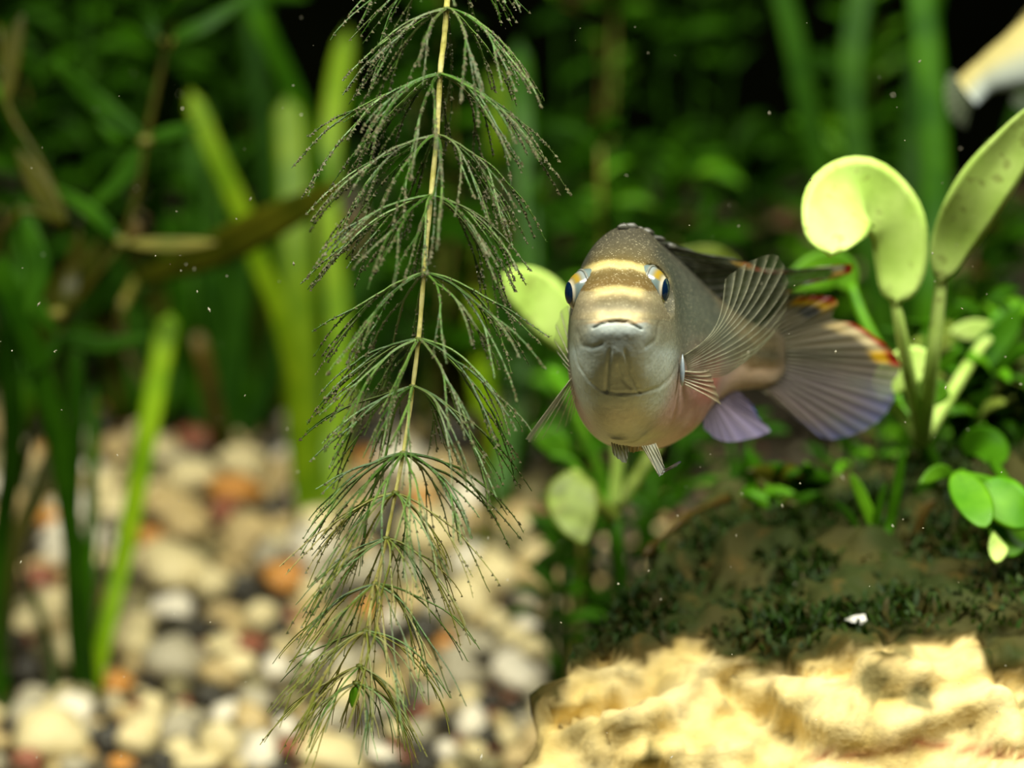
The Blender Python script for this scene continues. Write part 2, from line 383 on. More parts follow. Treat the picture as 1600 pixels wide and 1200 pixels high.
# ------------------------------------------------------------------ broad-leaved plant on the right
def broad_plant(base, specs, label):
    root = empty('broad_leaved_plant', base); tag(root, label, 'plant')
    sup = max(gz(base.x, base.y), rock_h(base.x, base.y))
    if base.z > sup + .001:
        V, F = tube(spline([Vector((base.x, base.y, sup - .001)), Vector((base.x + .002, base.y, (sup + base.z) / 2)), Vector(base)], 10), [.0012] * 10, 7); mk('rhizome', V, F, M['dark_leaf'], root)
    for s in specs:
        pet, blade, wd, mat, kw = s[:5]
        P = [at(*p) for p in pet]
        lf = leaf([at(*p) for p in blade], (plateau if wd[2] > 1 else oval)(wd[0] / 2, wd[1], wd[2]), n=30, m=8, **kw); L = mk('leaf', *lf, M[mat], root)
        V, F = tube(spline(P, 14), [(.0011 - .0004 * i / 13) * (s[5] if len(s) > 5 else 1) for i in range(14)], 8); mk('petiole', V, F, M[mat], L)
        S = spline([at(*p) for p in blade], 20)
        V, F = tube(S, [.0004 * (1 - i / 22) for i in range(20)], 6); mk('midrib', V, F, M[mat], L)
    return root
dr = 0.275
rb = at(1440, 690, .295)
broad_plant(rb, [
    ([(1440, 690, .292), (1425, 610, .282), (1408, 520, .276), (1396, 452, .274)],
     [(1398, 476, .274), (1406, 410, .273), (1396, 345, .271), (1352, 304, .268), (1314, 318, .262), (1300, 362, .258), (1298, 400, .256)], (.0094, .42, 3.2), 'pale_leaf', dict(cup=.25, thick=.0005, wavy=.05)),
    ([(1440, 690, .292), (1455, 580, .280), (1466, 480, .276), (1474, 405, .274)],
     [(1468, 440, .274), (1490, 372, .272), (1530, 300, .268), (1580, 232, .265), (1630, 160, .262)], (.0074, .5, .5), 'pale_leaf', dict(cup=.35, thick=.0005, wavy=.10, seed=2), 1.15),
    ([(1440, 690, .292), (1380, 560, .300), (1350, 500, .302), (1330, 445, .304)],
     [(1334, 455, .304), (1310, 425, .304), (1270, 428, .302), (1225, 450, .300)], (.0064, .5, .6), 'fresh_leaf', dict(cup=.2, thick=.0004)),
    ([(1440, 690, .292), (1520, 560, .305), (1545, 530, .308)],
     [(1556, 512, .31), (1520, 516, .31), (1484, 520, .31)], (.0034, .5, .6), 'pale_leaf', dict(cup=.2, thick=.0004)),
    ([(1440, 690, .292), (1400, 640, .29), (1375, 620, .288)],
     [(1372, 622, .288), (1395, 590, .287), (1430, 570, .286), (1462, 574, .286)], (.0060, .5, .6), 'pale_leaf', dict(cup=.3, thick=.0004, wavy=.1)),
    ([(1440, 690, .292), (1440, 660, .29), (1420, 630, .288)],
     [(1412, 630, .288), (1440, 612, .287), (1485, 618, .286)], (.0052, .5, .6), 'fresh_leaf', dict(cup=.3, thick=.0004, wavy=.1)),
    ([(1440, 690, .292), (1450, 640, .30), (1510, 590, .305)],
     [(1500, 600, .305), (1545, 545, .308), (1610, 470, .31)], (.0050, .5, .6), 'mid_leaf', dict(cup=.3, thick=.0004)),
], 'pale lime broad-leaved plant with a torn curling leaf behind the fish tail')
lb = at(960, 800, .33)
broad_plant(lb, [
    ([(960, 800, .33), (965, 700, .325), (950, 600, .32), (900, 540, .315)],
     [(925, 566, .316), (880, 512, .312), (836, 462, .310), (786, 428, .308)], (.0082, .56, .5), 'pale_leaf', dict(cup=.15, thick=.0005)),
    ([(960, 800, .33), (930, 720, .33), (900, 650, .33), (884, 606, .33)],
     [(892, 620, .33), (874, 596, .33), (858, 574, .33)], (.0030, .5, .6), 'fresh_leaf', dict(cup=.15, thick=.0003)),
    ([(960, 800, .33), (920, 760, .33), (890, 720, .33), (860, 712, .33)],
     [(890, 716, .33), (862, 690, .33), (832, 672, .33)], (.0046, .5, .6), 'fresh_leaf', dict(cup=.15, thick=.0003)),
    ([(960, 800, .33), (1030, 690, .338), (1100, 560, .338), (1164, 436, .33)],
     [(1168, 432, .33), (1130, 402, .328), (1095, 394, .327), (1054, 396, .326)], (.0026, .5, .6), 'dull_leaf', dict(cup=.3, thick=.0004)),
], 'pale round-tipped leaf plant growing just behind the fish head')
ab = at(960, 810, .315)
broad_plant(ab, [
    ([(960, 810, .315), (940, 790, .312), (905, 745, .31), (892, 738, .31)],
     [(886, 738, .31), (892, 770, .308), (900, 812, .305), (914, 852, .302)], (.0084, .42, .75), 'dull_leaf', dict(cup=.1, thick=.0004, wavy=.06)),
], 'single drooping spotted pale leaf below the fish')
fb = ground(1600, 790) if False else at(1600, 800, .27)
broad_plant(fb, [
    ([(1600, 800, .27), (1560, 760, .268), (1500, 742, .266)], [(1494, 738, .266), (1512, 770, .263), (1528, 800, .260), (1540, 826, .258)], (.0050, .45, .55), 'fresh_leaf', dict(cup=.2)),
    ([(1600, 800, .27), (1570, 770, .268), (1545, 756, .267)], [(1538, 752, .266), (1560, 776, .264), (1590, 800, .262), (1622, 812, .260)], (.0062, .45, .55), 'fresh_leaf', dict(cup=.2)),
    ([(1600, 800, .27), (1590, 820, .268)], [(1598, 800, .268), (1578, 832, .264), (1572, 872, .262)], (.0064, .5, .55), 'fresh_leaf', dict(cup=.2)),
    ([(1600, 800, .27), (1570, 850, .268)], [(1572, 820, .268), (1560, 850, .262), (1556, 880, .260)], (.0030, .5, .55), 'pale_leaf', dict(cup=.2)),
    ([(1600, 800, .27), (1550, 720, .28)], [(1560, 730, .28), (1540, 700, .285), (1500, 690, .29)], (.0060, .5, .6), 'mid_leaf', dict(cup=.2)),
    ([(1600, 800, .27), (1500, 740, .28)], [(1490, 742, .278), (1465, 738, .276), (1436, 756, .274)], (.0022, .5, .6), 'fresh_leaf', dict(cup=.3)),
], 'low plant with bright green pointed leaves at the back of the mossy rock')

# ------------------------------------------------------------------ dark bushes filling the back of the tank
def bush(px, py, d, wpx, hpx, nleaf, llen, mats, label, group, seed):
    rnd = random.Random(seed)
    base = at(px, py + hpx * .5, d); g = max(gz(base.x, base.y), rock_h(base.x, base.y)); base = Vector((base.x, base.y, g))
    root = empty('bushy_plant', base); tag(root, label, 'plant', group)
    top = at(px, py - hpx * .5, d); wd = pxw(wpx, d); hh = max(.02, top.z - g)
    ns = 4
    stems = []
    for k in range(ns):
        a = rnd.uniform(0, 6.28); e = base + Vector((wd * .4 * math.cos(a), .02 * math.sin(a), hh * rnd.uniform(.75, 1)))
        P = spline([base, base.lerp(e, .5) + Vector((rnd.uniform(-.006, .006), rnd.uniform(-.006, .006), 0)), e], 14); stems.append(P)
        V, F = tube(P, [.0009 - .0004 * i / 13 for i in range(14)], 5); mk('stem', V, F, M['stem_olive'] if rnd.random() < .3 else M['dark_leaf'], root)
    for k in range(nleaf):
        P = stems[k % ns]; i = rnd.randint(3, 13); p = P[i]
        a = rnd.uniform(0, 6.28); L = llen * rnd.uniform(.6, 1.2); up = rnd.uniform(-.2, .9)
        dv = Vector((math.cos(a), math.sin(a) * .8, up)).normalized()
        q = p + dv * L; mid = (p + q) / 2 + Vector((0, 0, L * .15))
        V, F = leaf([p, mid, q], oval(L * rnd.uniform(.12, .22), .5, .7), face=Vector((rnd.uniform(-.5, .5), -.6, .7)), n=9, m=2, cup=.2)
        mk('leaf', V, F, M[rnd.choice(mats)], root)
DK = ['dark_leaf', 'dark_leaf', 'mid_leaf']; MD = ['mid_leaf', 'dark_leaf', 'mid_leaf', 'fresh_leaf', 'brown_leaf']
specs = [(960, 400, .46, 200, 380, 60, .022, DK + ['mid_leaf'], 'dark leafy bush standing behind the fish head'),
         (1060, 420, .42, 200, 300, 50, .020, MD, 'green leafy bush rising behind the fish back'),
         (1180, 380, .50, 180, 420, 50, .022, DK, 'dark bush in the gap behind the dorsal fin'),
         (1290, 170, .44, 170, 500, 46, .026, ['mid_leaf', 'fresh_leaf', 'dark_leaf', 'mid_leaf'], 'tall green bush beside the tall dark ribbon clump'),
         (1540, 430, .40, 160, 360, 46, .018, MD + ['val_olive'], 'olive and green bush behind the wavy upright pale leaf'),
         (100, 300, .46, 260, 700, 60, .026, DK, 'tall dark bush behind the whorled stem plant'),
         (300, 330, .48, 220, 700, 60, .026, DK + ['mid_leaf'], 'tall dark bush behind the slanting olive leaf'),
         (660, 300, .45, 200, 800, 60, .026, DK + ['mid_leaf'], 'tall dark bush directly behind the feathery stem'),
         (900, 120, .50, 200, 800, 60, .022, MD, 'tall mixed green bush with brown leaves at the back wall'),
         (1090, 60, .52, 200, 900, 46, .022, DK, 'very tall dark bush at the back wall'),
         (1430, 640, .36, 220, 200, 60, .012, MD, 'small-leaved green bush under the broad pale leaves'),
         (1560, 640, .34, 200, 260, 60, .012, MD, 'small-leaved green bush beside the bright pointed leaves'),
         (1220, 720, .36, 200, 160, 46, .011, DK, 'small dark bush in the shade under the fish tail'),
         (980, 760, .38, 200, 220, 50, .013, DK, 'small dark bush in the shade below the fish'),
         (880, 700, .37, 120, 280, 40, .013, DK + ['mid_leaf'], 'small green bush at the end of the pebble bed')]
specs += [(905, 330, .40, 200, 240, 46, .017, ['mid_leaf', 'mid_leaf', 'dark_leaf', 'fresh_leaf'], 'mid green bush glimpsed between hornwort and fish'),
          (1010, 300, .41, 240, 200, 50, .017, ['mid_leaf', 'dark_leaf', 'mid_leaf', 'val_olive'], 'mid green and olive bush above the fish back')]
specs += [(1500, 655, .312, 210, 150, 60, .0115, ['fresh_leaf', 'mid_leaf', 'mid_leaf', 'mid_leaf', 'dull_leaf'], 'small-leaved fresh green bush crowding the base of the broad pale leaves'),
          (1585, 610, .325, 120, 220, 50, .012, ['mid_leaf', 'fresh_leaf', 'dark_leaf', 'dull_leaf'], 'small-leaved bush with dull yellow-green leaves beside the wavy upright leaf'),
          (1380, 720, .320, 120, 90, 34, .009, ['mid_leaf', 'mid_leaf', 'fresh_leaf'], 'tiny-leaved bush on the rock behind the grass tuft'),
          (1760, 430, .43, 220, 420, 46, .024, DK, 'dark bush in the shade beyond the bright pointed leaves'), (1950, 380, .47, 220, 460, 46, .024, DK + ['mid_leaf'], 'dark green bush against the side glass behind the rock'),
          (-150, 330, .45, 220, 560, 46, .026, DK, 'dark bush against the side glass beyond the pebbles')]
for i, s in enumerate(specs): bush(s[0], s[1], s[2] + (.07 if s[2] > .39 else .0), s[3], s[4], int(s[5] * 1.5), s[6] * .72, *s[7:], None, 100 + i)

# ------------------------------------------------------------------ rock with algae and moss
BND = np.array([(820, 1180), (845, 1100), (870, 1075), (900, 1045), (960, 1030), (1030, 1028), (1060, 1003), (1090, 998), (1130, 1022), (1200, 1052), (1255, 1048),
                (1290, 1030), (1380, 1012), (1450, 1004), (1510, 990), (1530, 1005), (1545, 1050), (1600, 1040), (1700, 1030), (2400, 1030)], float)
def build_rock():
    nx, ny = 260, 210; V = []; F = []; C = []
    x0, x1, y0, y1 = -.022, .205, .19, .342
    cream, cream2, alg, alg2, brown = [np.array(lin(c)) for c in ((214, 186, 104), (232, 214, 156), (42, 52, 12), (60, 58, 20), (104, 78, 30))]
    red = np.array(lin((140, 66, 36)))
    for j in range(ny + 1):
        for i in range(nx + 1):
            x = x0 + (x1 - x0) * i / nx; tj = j / ny; y = (.19 + .066 * tj / .6) if tj < .6 else (.256 + .086 * (tj - .6) / .4)
            z = rock_h(x, y); e_ = .0006; p = Vector((x, y, z))
            nr = Vector((rock_h(x - e_, y) - rock_h(x + e_, y), rock_h(x, y - e_) - rock_h(x, y + e_), 2 * e_)).normalized()
            q3 = p * 1.0; amp = min(1, max(0, z) / .008)
            ds_ = .0026 * fbm(q3 * 75, 3) + .0016 * fbm(q3 * 210 + Vector((3, 1, 7)), 4) - .0022 * max(0, .12 - abs(fbm(q3 * 60 + Vector((9, 2, 5)), 3))) / .12 + .0010 * math.sin(z * 700 + 6 * fbm(q3 * 50, 2))
            gx_, gy_ = proj(p); gr_ = seg_dist(gx_, gy_, [(860, 1128), (920, 1112), (1010, 1072)]); ds_ -= .0045 * math.exp(-(gr_ / 12) ** 2)   # a real crevice
            p = p + nr * ds_ * amp; x, y, z = p; V.append(p)
            px, py = proj(p)
            bnd = np.interp(px, BND[:, 0], BND[:, 1]) + 26 * fbm((x * 130, y * 130, z * 130 + 4)) + 12 * fbm((x * 420, y * 420, 4))
            a = 1 - sstep(-5, 5, py - bnd)
            # bare stone / algae patches
            pt = fbm((x * 90, z * 90 + y * 30, 9)); a2 = sstep(.32, .5, pt) * .75
            n1 = .5 + .5 * fbm((x * 160, y * 160, z * 160)); base = cream * (1 - n1) + cream2 * n1
            base = base * (1 - .35 * sstep(.1, .5, fbm((x * 300, y * 300, z * 300 + 7))))
            ry = 1175 + 12 * math.sin(px / 60) + 8 * fbm((x * 120, 0, 3)) - .04 * (px - 1400)
            s_ = math.exp(-((py - ry) / 8) ** 2) * sstep(1230, 1280, px); base = base * (1 - .8 * s_) + red * .8 * s_
            n2 = sstep(-.3, .5, fbm((x * 140, y * 140, 11))); ac = alg * (1 - n2) + alg2 * n2
            sp = sstep(.45, .6, fbm((x * 260, y * 260, 21))); ac = ac * (1 - .35 * sp) + brown * .35 * sp
            a = max(a, a2)
            edge = math.exp(-((py - bnd) / 14) ** 2) * .5; c = base * (1 - a) + ac * a; c = c * (1 - edge) + brown * edge * .8 + ac * edge * .2
            C.append((*c, 1))
    for j in range(ny):
        for i in range(nx):
            a = j * (nx + 1) + i; F.append((a, a + 1, a + nx + 2, a + nx + 1))
    # close underneath
    ring = [i for i in range(nx + 1)] + [j * (nx + 1) + nx for j in range(1, ny + 1)] + [ny * (nx + 1) + i for i in range(nx - 1, -1, -1)] + [j * (nx + 1) for j in range(ny - 1, 0, -1)]
    n0 = len(V)
    for k in ring: V.append(Vector((V[k].x, V[k].y, -.004))); C.append((*brown, 1))
    m = len(ring)
    for k in range(m): F.append((ring[k], n0 + k, n0 + (k + 1) % m, ring[(k + 1) % m]))
    F.append(tuple(n0 + k for k in range(m)))
    return V, F, C
M['rock'] = vcolmat('rock', rough=.8, spec=.2, bump=.6, bscale=700)
V, F, C = build_rock()
rock = tag(mk('rock', V, F, M['rock'], base=(.09, .27, 0), cols=C), 'cream rock with a dark algae-covered top and rusty streak', 'rock')
# moss growing on the rock: a part of it, far too many strands to count
def build_moss():
    rnd = random.Random(5); V = []; F = []; C = []
    cs = [lin(c) for c in ((30, 54, 6), (38, 66, 8), (50, 72, 12), (34, 56, 10), (64, 60, 20))]
    n = 0
    while n < 9000:
        x = rnd.uniform(.0, .19); y = rnd.uniform(.245, .335); z = rock_h(x, y)
        if z < .012: continue
        px, py = proj(Vector((x, y, z)))
        bnd = np.interp(px, BND[:, 0], BND[:, 1])
        if py > bnd - 20 or px > 1720: continue
        dens = .25 + .75 * sstep(-.2, .4, fbm((x * 70, y * 70, 1))) * sstep(0, 120, bnd - py)
        if rnd.random() > dens: continue
        n += 1
        L = rnd.uniform(.0008, .0026) * (.5 + dens); a = rnd.uniform(0, 6.28); lean = rnd.uniform(.2, .9)
        p = Vector((x, y, z - .0005)); dv = Vector((math.cos(a) * lean, math.sin(a) * lean, 1)).normalized()
        q = p + dv * L * .6; r = p + dv * L + Vector((math.cos(a), math.sin(a), -.3)) * L * .25
        s = Vector((-math.sin(a), math.cos(a), 0)) * rnd.uniform(.00015, .0004)
        b = len(V); V += [p - s, p + s, q + s, q - s, r]; F += [(b, b + 1, b + 2, b + 3), (b + 3, b + 2, b + 4)]
        c = rnd.choice(cs); C += [(*c, 1)] * 5
    return V, F, C
M['moss'] = vcolmat('moss', rough=.6, spec=.2, trans=.3)
V, F, C = build_moss(); mo = mk('moss', V, F, M['moss'], rock, cols=C); mo['kind'] = 'stuff'
# white chip and crumbs lying on the rock
def on_rock(px, py):
    lo, hi = .2, .33
    best = None; d = .205
    while d < .36:
        p = at(px, py, d)
        if p.z < rock_h(p.x, p.y): return p
        d += .0004
    return at(px, py, .27)
M['white_chip'] = plain('white_chip', (225, 222, 205), .5, (240, 238, 228), 300)
M['grey_chip'] = plain('grey_chip', (150, 145, 120), .6, (190, 185, 165), 300)
p = on_rock(1338, 966); V = [p + (RT * a + UP * b - FWD * c) * .001 for a, b, c in ((-1.6, -.1, .4), (-.4, .45, .7), (1.0, .6, .5), (1.2, -.2, .8), (.5, -.75, .7), (-.6, -.45, .9), (.2, 0, -.8))]
F = [(0, 5, 1), (1, 5, 2), (2, 5, 3), (3, 5, 4), (0, 6, 5), (5, 6, 4), (4, 6, 3), (3, 6, 2), (2, 6, 1), (1, 6, 0)]
tag(mk('shell_chip', V, F, M['white_chip'], base=p, smooth=False), 'white angular shell chip lying on the algae of the rock', 'shell')
for (px, py, r, lab) in ((1300, 930, .0007, 'tiny grey crumb on the algae just above the white shell chip'), (1482, 922, .0006, 'tiny grey crumb on the algae near the bright pointed leaves'), (1242, 918, .0007, 'tiny grey crumb furthest along the algae from the white shell chip')):
    p = on_rock(px, py); V, F = blob(r, px, 1); V = [v + p for v in V]
    tag(mk('crumb', V, F, M['grey_chip'], base=p), lab, 'debris', 'crumbs lying on the rock')
# twig leaning against the moss
root_p = at(1008, 868, .285)
V, F = tube(spline([root_p, at(1040, 835, .289), at(1085, 800, .293), at(1140, 778, .300)], 16), [.0006 + .0003 * math.sin(i) for i in range(16)], 7)
tag(mk('twig', V, F, M['brown_leaf'], base=root_p), 'thin brown twig leaning on the edge of the mossy rock', 'twig')
cb = on_rock(1370, 905)
root = empty('grass_tuft', cb); tag(root, 'small tuft of narrow green blades growing from the mossy rock', 'plant')
for (pts, w_, mt) in (([(1372, 850), (1350, 785), (1328, 738)], .0018, 'fresh_leaf'), ([(1385, 840), (1400, 770), (1412, 700)], .0016, 'mid_leaf'), ([(1365, 860), (1372, 800), (1384, 752)], .0012, 'mid_leaf'),
                      ([(1420, 860), (1445, 800), (1462, 780)], .0014, 'brown_leaf'), ([(1350, 860), (1330, 810), (1300, 780)], .0012, 'dark_leaf')):
    V, F = leaf([cb + Vector((0, 0, -.001))] + [at(x, y, .283) for x, y in pts], strap(w_ / 2, w_ / 2, .7), n=14, cup=.2, thick=.00015); mk('blade', V, F, M[mt], root)
# little leafy cushion plant on the rock ridge
cbp = at(1220, 800, .30); root = empty('cushion_plant', cbp); tag(root, 'small cushion of yellow-green leaves on the rock under the fish tail', 'plant')
rnd = random.Random(3)
for k in range(16):
    c = at(rnd.uniform(1165, 1270), rnd.uniform(738, 800), .30 + rnd.uniform(-.004, .004)); dv = Vector((rnd.uniform(-1, 1), rnd.uniform(-1, .2), rnd.uniform(0, 1))).normalized() * .0045
    V, F = leaf([c - dv, c, c + dv], oval(.0016, .5, .6), n=8, m=2, cup=.2); mk('leaf', V, F, M[rnd.choice(['fresh_leaf', 'pale_leaf', 'val_olive', 'mid_leaf'])], root)

# ------------------------------------------------------------------ pebbles
def pebmat(name, c1, c2, c3):
    m, nt, b = newmat(name); r, n = noise_mix(nt, lin(c1), lin(c2), 170, 5)
    e = r.color_ramp.elements.new(.8); e.color = (*lin(c3), 1)
    oi = nt.nodes.new('ShaderNodeObjectInfo'); n.noise_dimensions = '4D'
    mu = nt.nodes.new('ShaderNodeMath'); mu.operation = 'MULTIPLY'; mu.inputs[1].default_value = 50
    nt.links.new(oi.outputs['Random'], mu.inputs[0]); nt.links.new(mu.outputs[0], n.inputs['W'])
    nt.links.new(r.outputs['Color'], b.inputs['Base Color']); b.inputs['Roughness'].default_value = .42
    bp = nt.nodes.new('ShaderNodeBump'); bp.inputs['Strength'].default_value = .3; bp.inputs['Distance'].default_value = .0005
    nt.links.new(n.outputs['Fac'], bp.inputs['Height']); nt.links.new(bp.outputs['Normal'], b.inputs['Normal']); return m
PM = {'cream': pebmat('peb_cream', (206, 188, 128), (226, 212, 160), (188, 164, 100)), 'white': pebmat('peb_white', (220, 210, 176), (236, 228, 202), (200, 186, 146)),
      'grey': pebmat('peb_grey', (150, 142, 112), (176, 168, 138), (120, 112, 86)), 'beige': pebmat('peb_beige', (176, 152, 96), (198, 176, 120), (150, 126, 72)),
      'dark': pebmat('peb_dark', (40, 38, 28), (62, 58, 42), (90, 84, 64)), 'orange': pebmat('peb_orange', (190, 122, 40), (206, 150, 72), (168, 98, 34)),
      'red': pebmat('peb_red', (128, 70, 44), (150, 92, 62), (108, 60, 40)), 'olive': pebmat('peb_olive', (108, 100, 60), (132, 124, 80), (86, 80, 48))}
PV = []
for k in range(10):
    V, F = blob(1.0, 11 + k, 2, (1, 1, 1), .55)
    me = bpy.data.meshes.new('pebble'); me.from_pydata([tuple(v) for v in V], [], F); me.update(); me.polygons.foreach_set('use_smooth', [True] * len(me.polygons))
    me.materials.append(PM['cream']); PV.append(me)
SHADE = {'cream': 'cream-yellow', 'white': 'bright white', 'grey': 'pale grey', 'beige': 'sandy beige', 'dark': 'near-black', 'orange': 'orange', 'red': 'rusty red', 'olive': 'olive-brown'}
LM = [(*ground(x, y).xy, t) for x, y, t in ((142, 1095, 'around the lime-bladed ribbon plant'), (2, 1115, 'around the dark drooping ribbon plant'), (488, 832, 'around the wide-bladed yellow-green ribbon plant'),
      (352, 708, 'in front of the dark ribbon clump at the back'), (764, 908, 'around the slender ribbon plant'), (560, 1120, 'under the tip of the hornwort'), (790, 1120, 'beside the foot of the cream rock'), (60, 650, 'behind the whorled stem plant'), (330, 1080, 'in the open gravel between hornwort and lime-bladed plant'))]
placed = []; n_peb = [0]
def pebble(p, rx, ry, rz, col, yaw, tilt):
    n_peb[0] += 1
    o = bpy.data.objects.new('pebble', PV[n_peb[0] % 10]); COL.objects.link(o)
    o.location = p; o.scale = (rx, ry, rz); o.rotation_euler = (tilt, random.uniform(-.25, .25), yaw)
    o.material_slots[0].link = 'OBJECT'; o.material_slots[0].material = PM[col]
    s = max(rx, ry, rz); size = 'large' if s > .0062 else ('small' if s < .0040 else 'medium-sized')
    near = min(LM, key=lambda l: (l[0] - p.x) ** 2 + (l[1] - p.y) ** 2)[2]
    asp = rx / min(ry, rz); form = 'elongated' if asp > 1.38 else ('rounded' if asp < 1.16 else 'oval')
    tag(o, f'{size} {SHADE[col]} {form} pebble {near}', 'pebble', f'{size} {SHADE[col]} {form} pebbles {near}')
    placed.append((p.x, p.y, p.z, max(rx, ry)))
HP = """182 704 60 50 beige;381 720 76 54 cream;368 770 82 50 orange;300 750 92 62 cream;268 796 92 62 beige;267 890 132 80 cream;388 828 80 50 beige;372 858 60 46 beige;415 870 56 50 grey
270 952 76 46 white;330 915 74 58 cream;410 962 50 54 cream;272 1040 96 80 grey;350 1012 66 36 cream;205 1000 70 120 cream;105 1015 66 120 cream;80 1150 110 88 cream;345 1160 72 80 cream;405 1178 62 76 white
280 1140 70 56 grey;432 1047 56 46 white;65 905 50 56 red;85 872 40 40 white;42 1052 60 66 dark;290 984 90 40 dark;215 1105 26 30 red;240 1105 42 40 cream;170 1152 60 40 dark;440 895 60 42 orange
45 1188 50 40 red;190 1196 52 30 orange;55 1090 46 44 grey;182 1072 50 40 orange;235 845 46 40 orange;82 815 42 50 orange;170 822 40 50 grey;10 675 44 50 beige;48 720 54 60 beige;15 790 54 60 beige
740 1133 56 60 white;694 1128 32 32 dark;730 1060 66 56 grey;791 1039 40 36 white;696 1010 36 30 orange;745 1010 62 46 grey;800 996 50 32 cream;736 936 72 80 cream;776 969 42 36 cream;824 974 40 30 white
659 1147 46 50 grey;698 1176 42 40 white;797 1150 34 46 cream;762 1154 34 38 dark;447 1142 42 40 white;453 1170 40 30 red;456 1098 46 44 olive;520 1178 110 54 cream;480 988 62 42 beige;513 1120 70 42 grey;681 1082 58 28 grey
489 862 104 84 white;447 908 60 48 orange;673 842 112 92 cream;660 785 50 40 orange;560 900 80 60 grey;600 1000 60 46 dark;610 1070 60 50 beige;575 1130 60 46 dark;640 940 60 50 beige;540 1040 60 46 grey
130 1090 54 44 olive;20 1000 40 40 dark;330 1090 60 40 dark;400 1100 60 46 grey;310 1195 70 40 cream;250 1190 50 40 dark;120 760 60 50 beige;220 740 60 46 olive;440 740 60 60 beige;430 800 50 50 dark;60 640 60 46 beige;180 640 50 40 orange
600 840 60 50 dark;560 800 60 50 beige;330 860 50 34 olive;150 900 44 40 dark;130 940 40 40 grey;20 890 46 40 beige;40 950 50 40 olive;380 920 50 36 dark;440 980 44 30 dark;350 960 52 40 beige;390 1010 50 34 red;480 1060 46 34 olive;640 1100 40 34 dark"""
random.seed(11)
for row in HP.replace('\n', ';').split(';'):
    px, py, w_, h_, c = row.split(); px, py, w_, h_ = map(float, (px, py, w_, h_))
    g = ground(px, py + h_ * .25); d = (g - CAM).dot(FWD); rx = pxw(w_, d) / 2; rz = min(pxw(h_, d) / 2 * 1.0, rx * 1.05); ry = .5 * (rx + rz) if h_ < 100 else rx
    if h_ > 100: rz = rx * 1.15
    p = Vector((g.x, g.y, gz(g.x, g.y) + rz * .55))
    pebble(p, rx, ry, rz, c, random.uniform(-.3, .3), random.uniform(-.2, .2))
random.seed(21); tries = 0
WC = ['cream'] * 6 + ['white'] * 3 + ['grey'] * 5 + ['beige'] * 6 + ['dark'] * 5 + ['orange'] + ['red'] + ['olive'] * 4
while n_peb[0] < 300 and tries < 60000:
    tries += 1
    px = random.uniform(-25, 850); py = random.uniform(640, 1215); g = ground(px, py)
    if rock_h(g.x, g.y) > -.001 and g.x > -.016: continue
    k = tries / 60000; r = random.uniform(.0022, .0046 if k < .4 else .0034) * (1 + .9 * max(0, g.y - .36) / .2)
    if any((g.x - q[0]) ** 2 + (g.y - q[1]) ** 2 < ((r + q[3]) * .86) ** 2 for q in placed): continue
    rz = r * random.uniform(.6, .95); p = Vector((g.x, g.y, gz(g.x, g.y) + rz * .5))
    pebble(p, r * random.uniform(.9, 1.2), r, rz, random.choice(WC), random.uniform(0, 6.28), random.uniform(-.3, .3))
# the gravel between and beyond them
def gravel():
    rnd = random.Random(9); V = []; F = []; C = []
    bm = bmesh.new(); bmesh.ops.create_icosphere(bm, subdivisions=1, radius=1); bv = [v.co.copy() for v in bm.verts]; bf = [tuple(v.index for v in f.verts) for f in bm.faces]; bm.free()
    cs = [lin(c) for c in ((196, 178, 120), (150, 142, 112), (176, 152, 96), (46, 42, 30), (66, 58, 40), (110, 100, 62), (126, 72, 46), (30, 28, 20), (60, 54, 36))]
    for k in range(7000):
        x = rnd.uniform(-.25, .25) if k < 2500 else rnd.uniform(-.19, .04); y = rnd.uniform(.25, .75) if k < 2500 else rnd.uniform(.32, .62)
        r = rnd.uniform(.0010, .0024) * (1 + 1.2 * max(0, y - .5) / .2)
        if -.03 < x < .21 and .17 < y < .36 and rock_h(x, y) > -.0015: continue
        z = gz(x, y) + r * rnd.uniform(-.3, .5)
        if any((x - q[0]) ** 2 + (y - q[1]) ** 2 < (q[3] * .8) ** 2 for q in placed): z -= .0008
        b = len(V); s = Vector((rnd.uniform(.7, 1.2), rnd.uniform(.7, 1.2), rnd.uniform(.6, .9))) * r; rot = Matrix.Rotation(rnd.uniform(0, 6.28), 3, 'Z')
        for v in bv: V.append(rot @ Vector((v.x * s.x, v.y * s.y, v.z * s.z)) * (1 + rnd.uniform(-.12, .12)) + Vector((x, y, z)))
        F += [tuple(b + i for i in f) for f in bf]; C += [(*rnd.choice(cs), 1)] * len(bv)
    return V, F, C
M['gravel'] = vcolmat('gravel', rough=.5, bump=.3, bscale=600)
V, F, C = gravel(); tag(mk('fine_gravel', V, F, M['gravel'], cols=C), 'fine mixed gravel filling the gaps between the pebbles', 'gravel', kind='stuff')

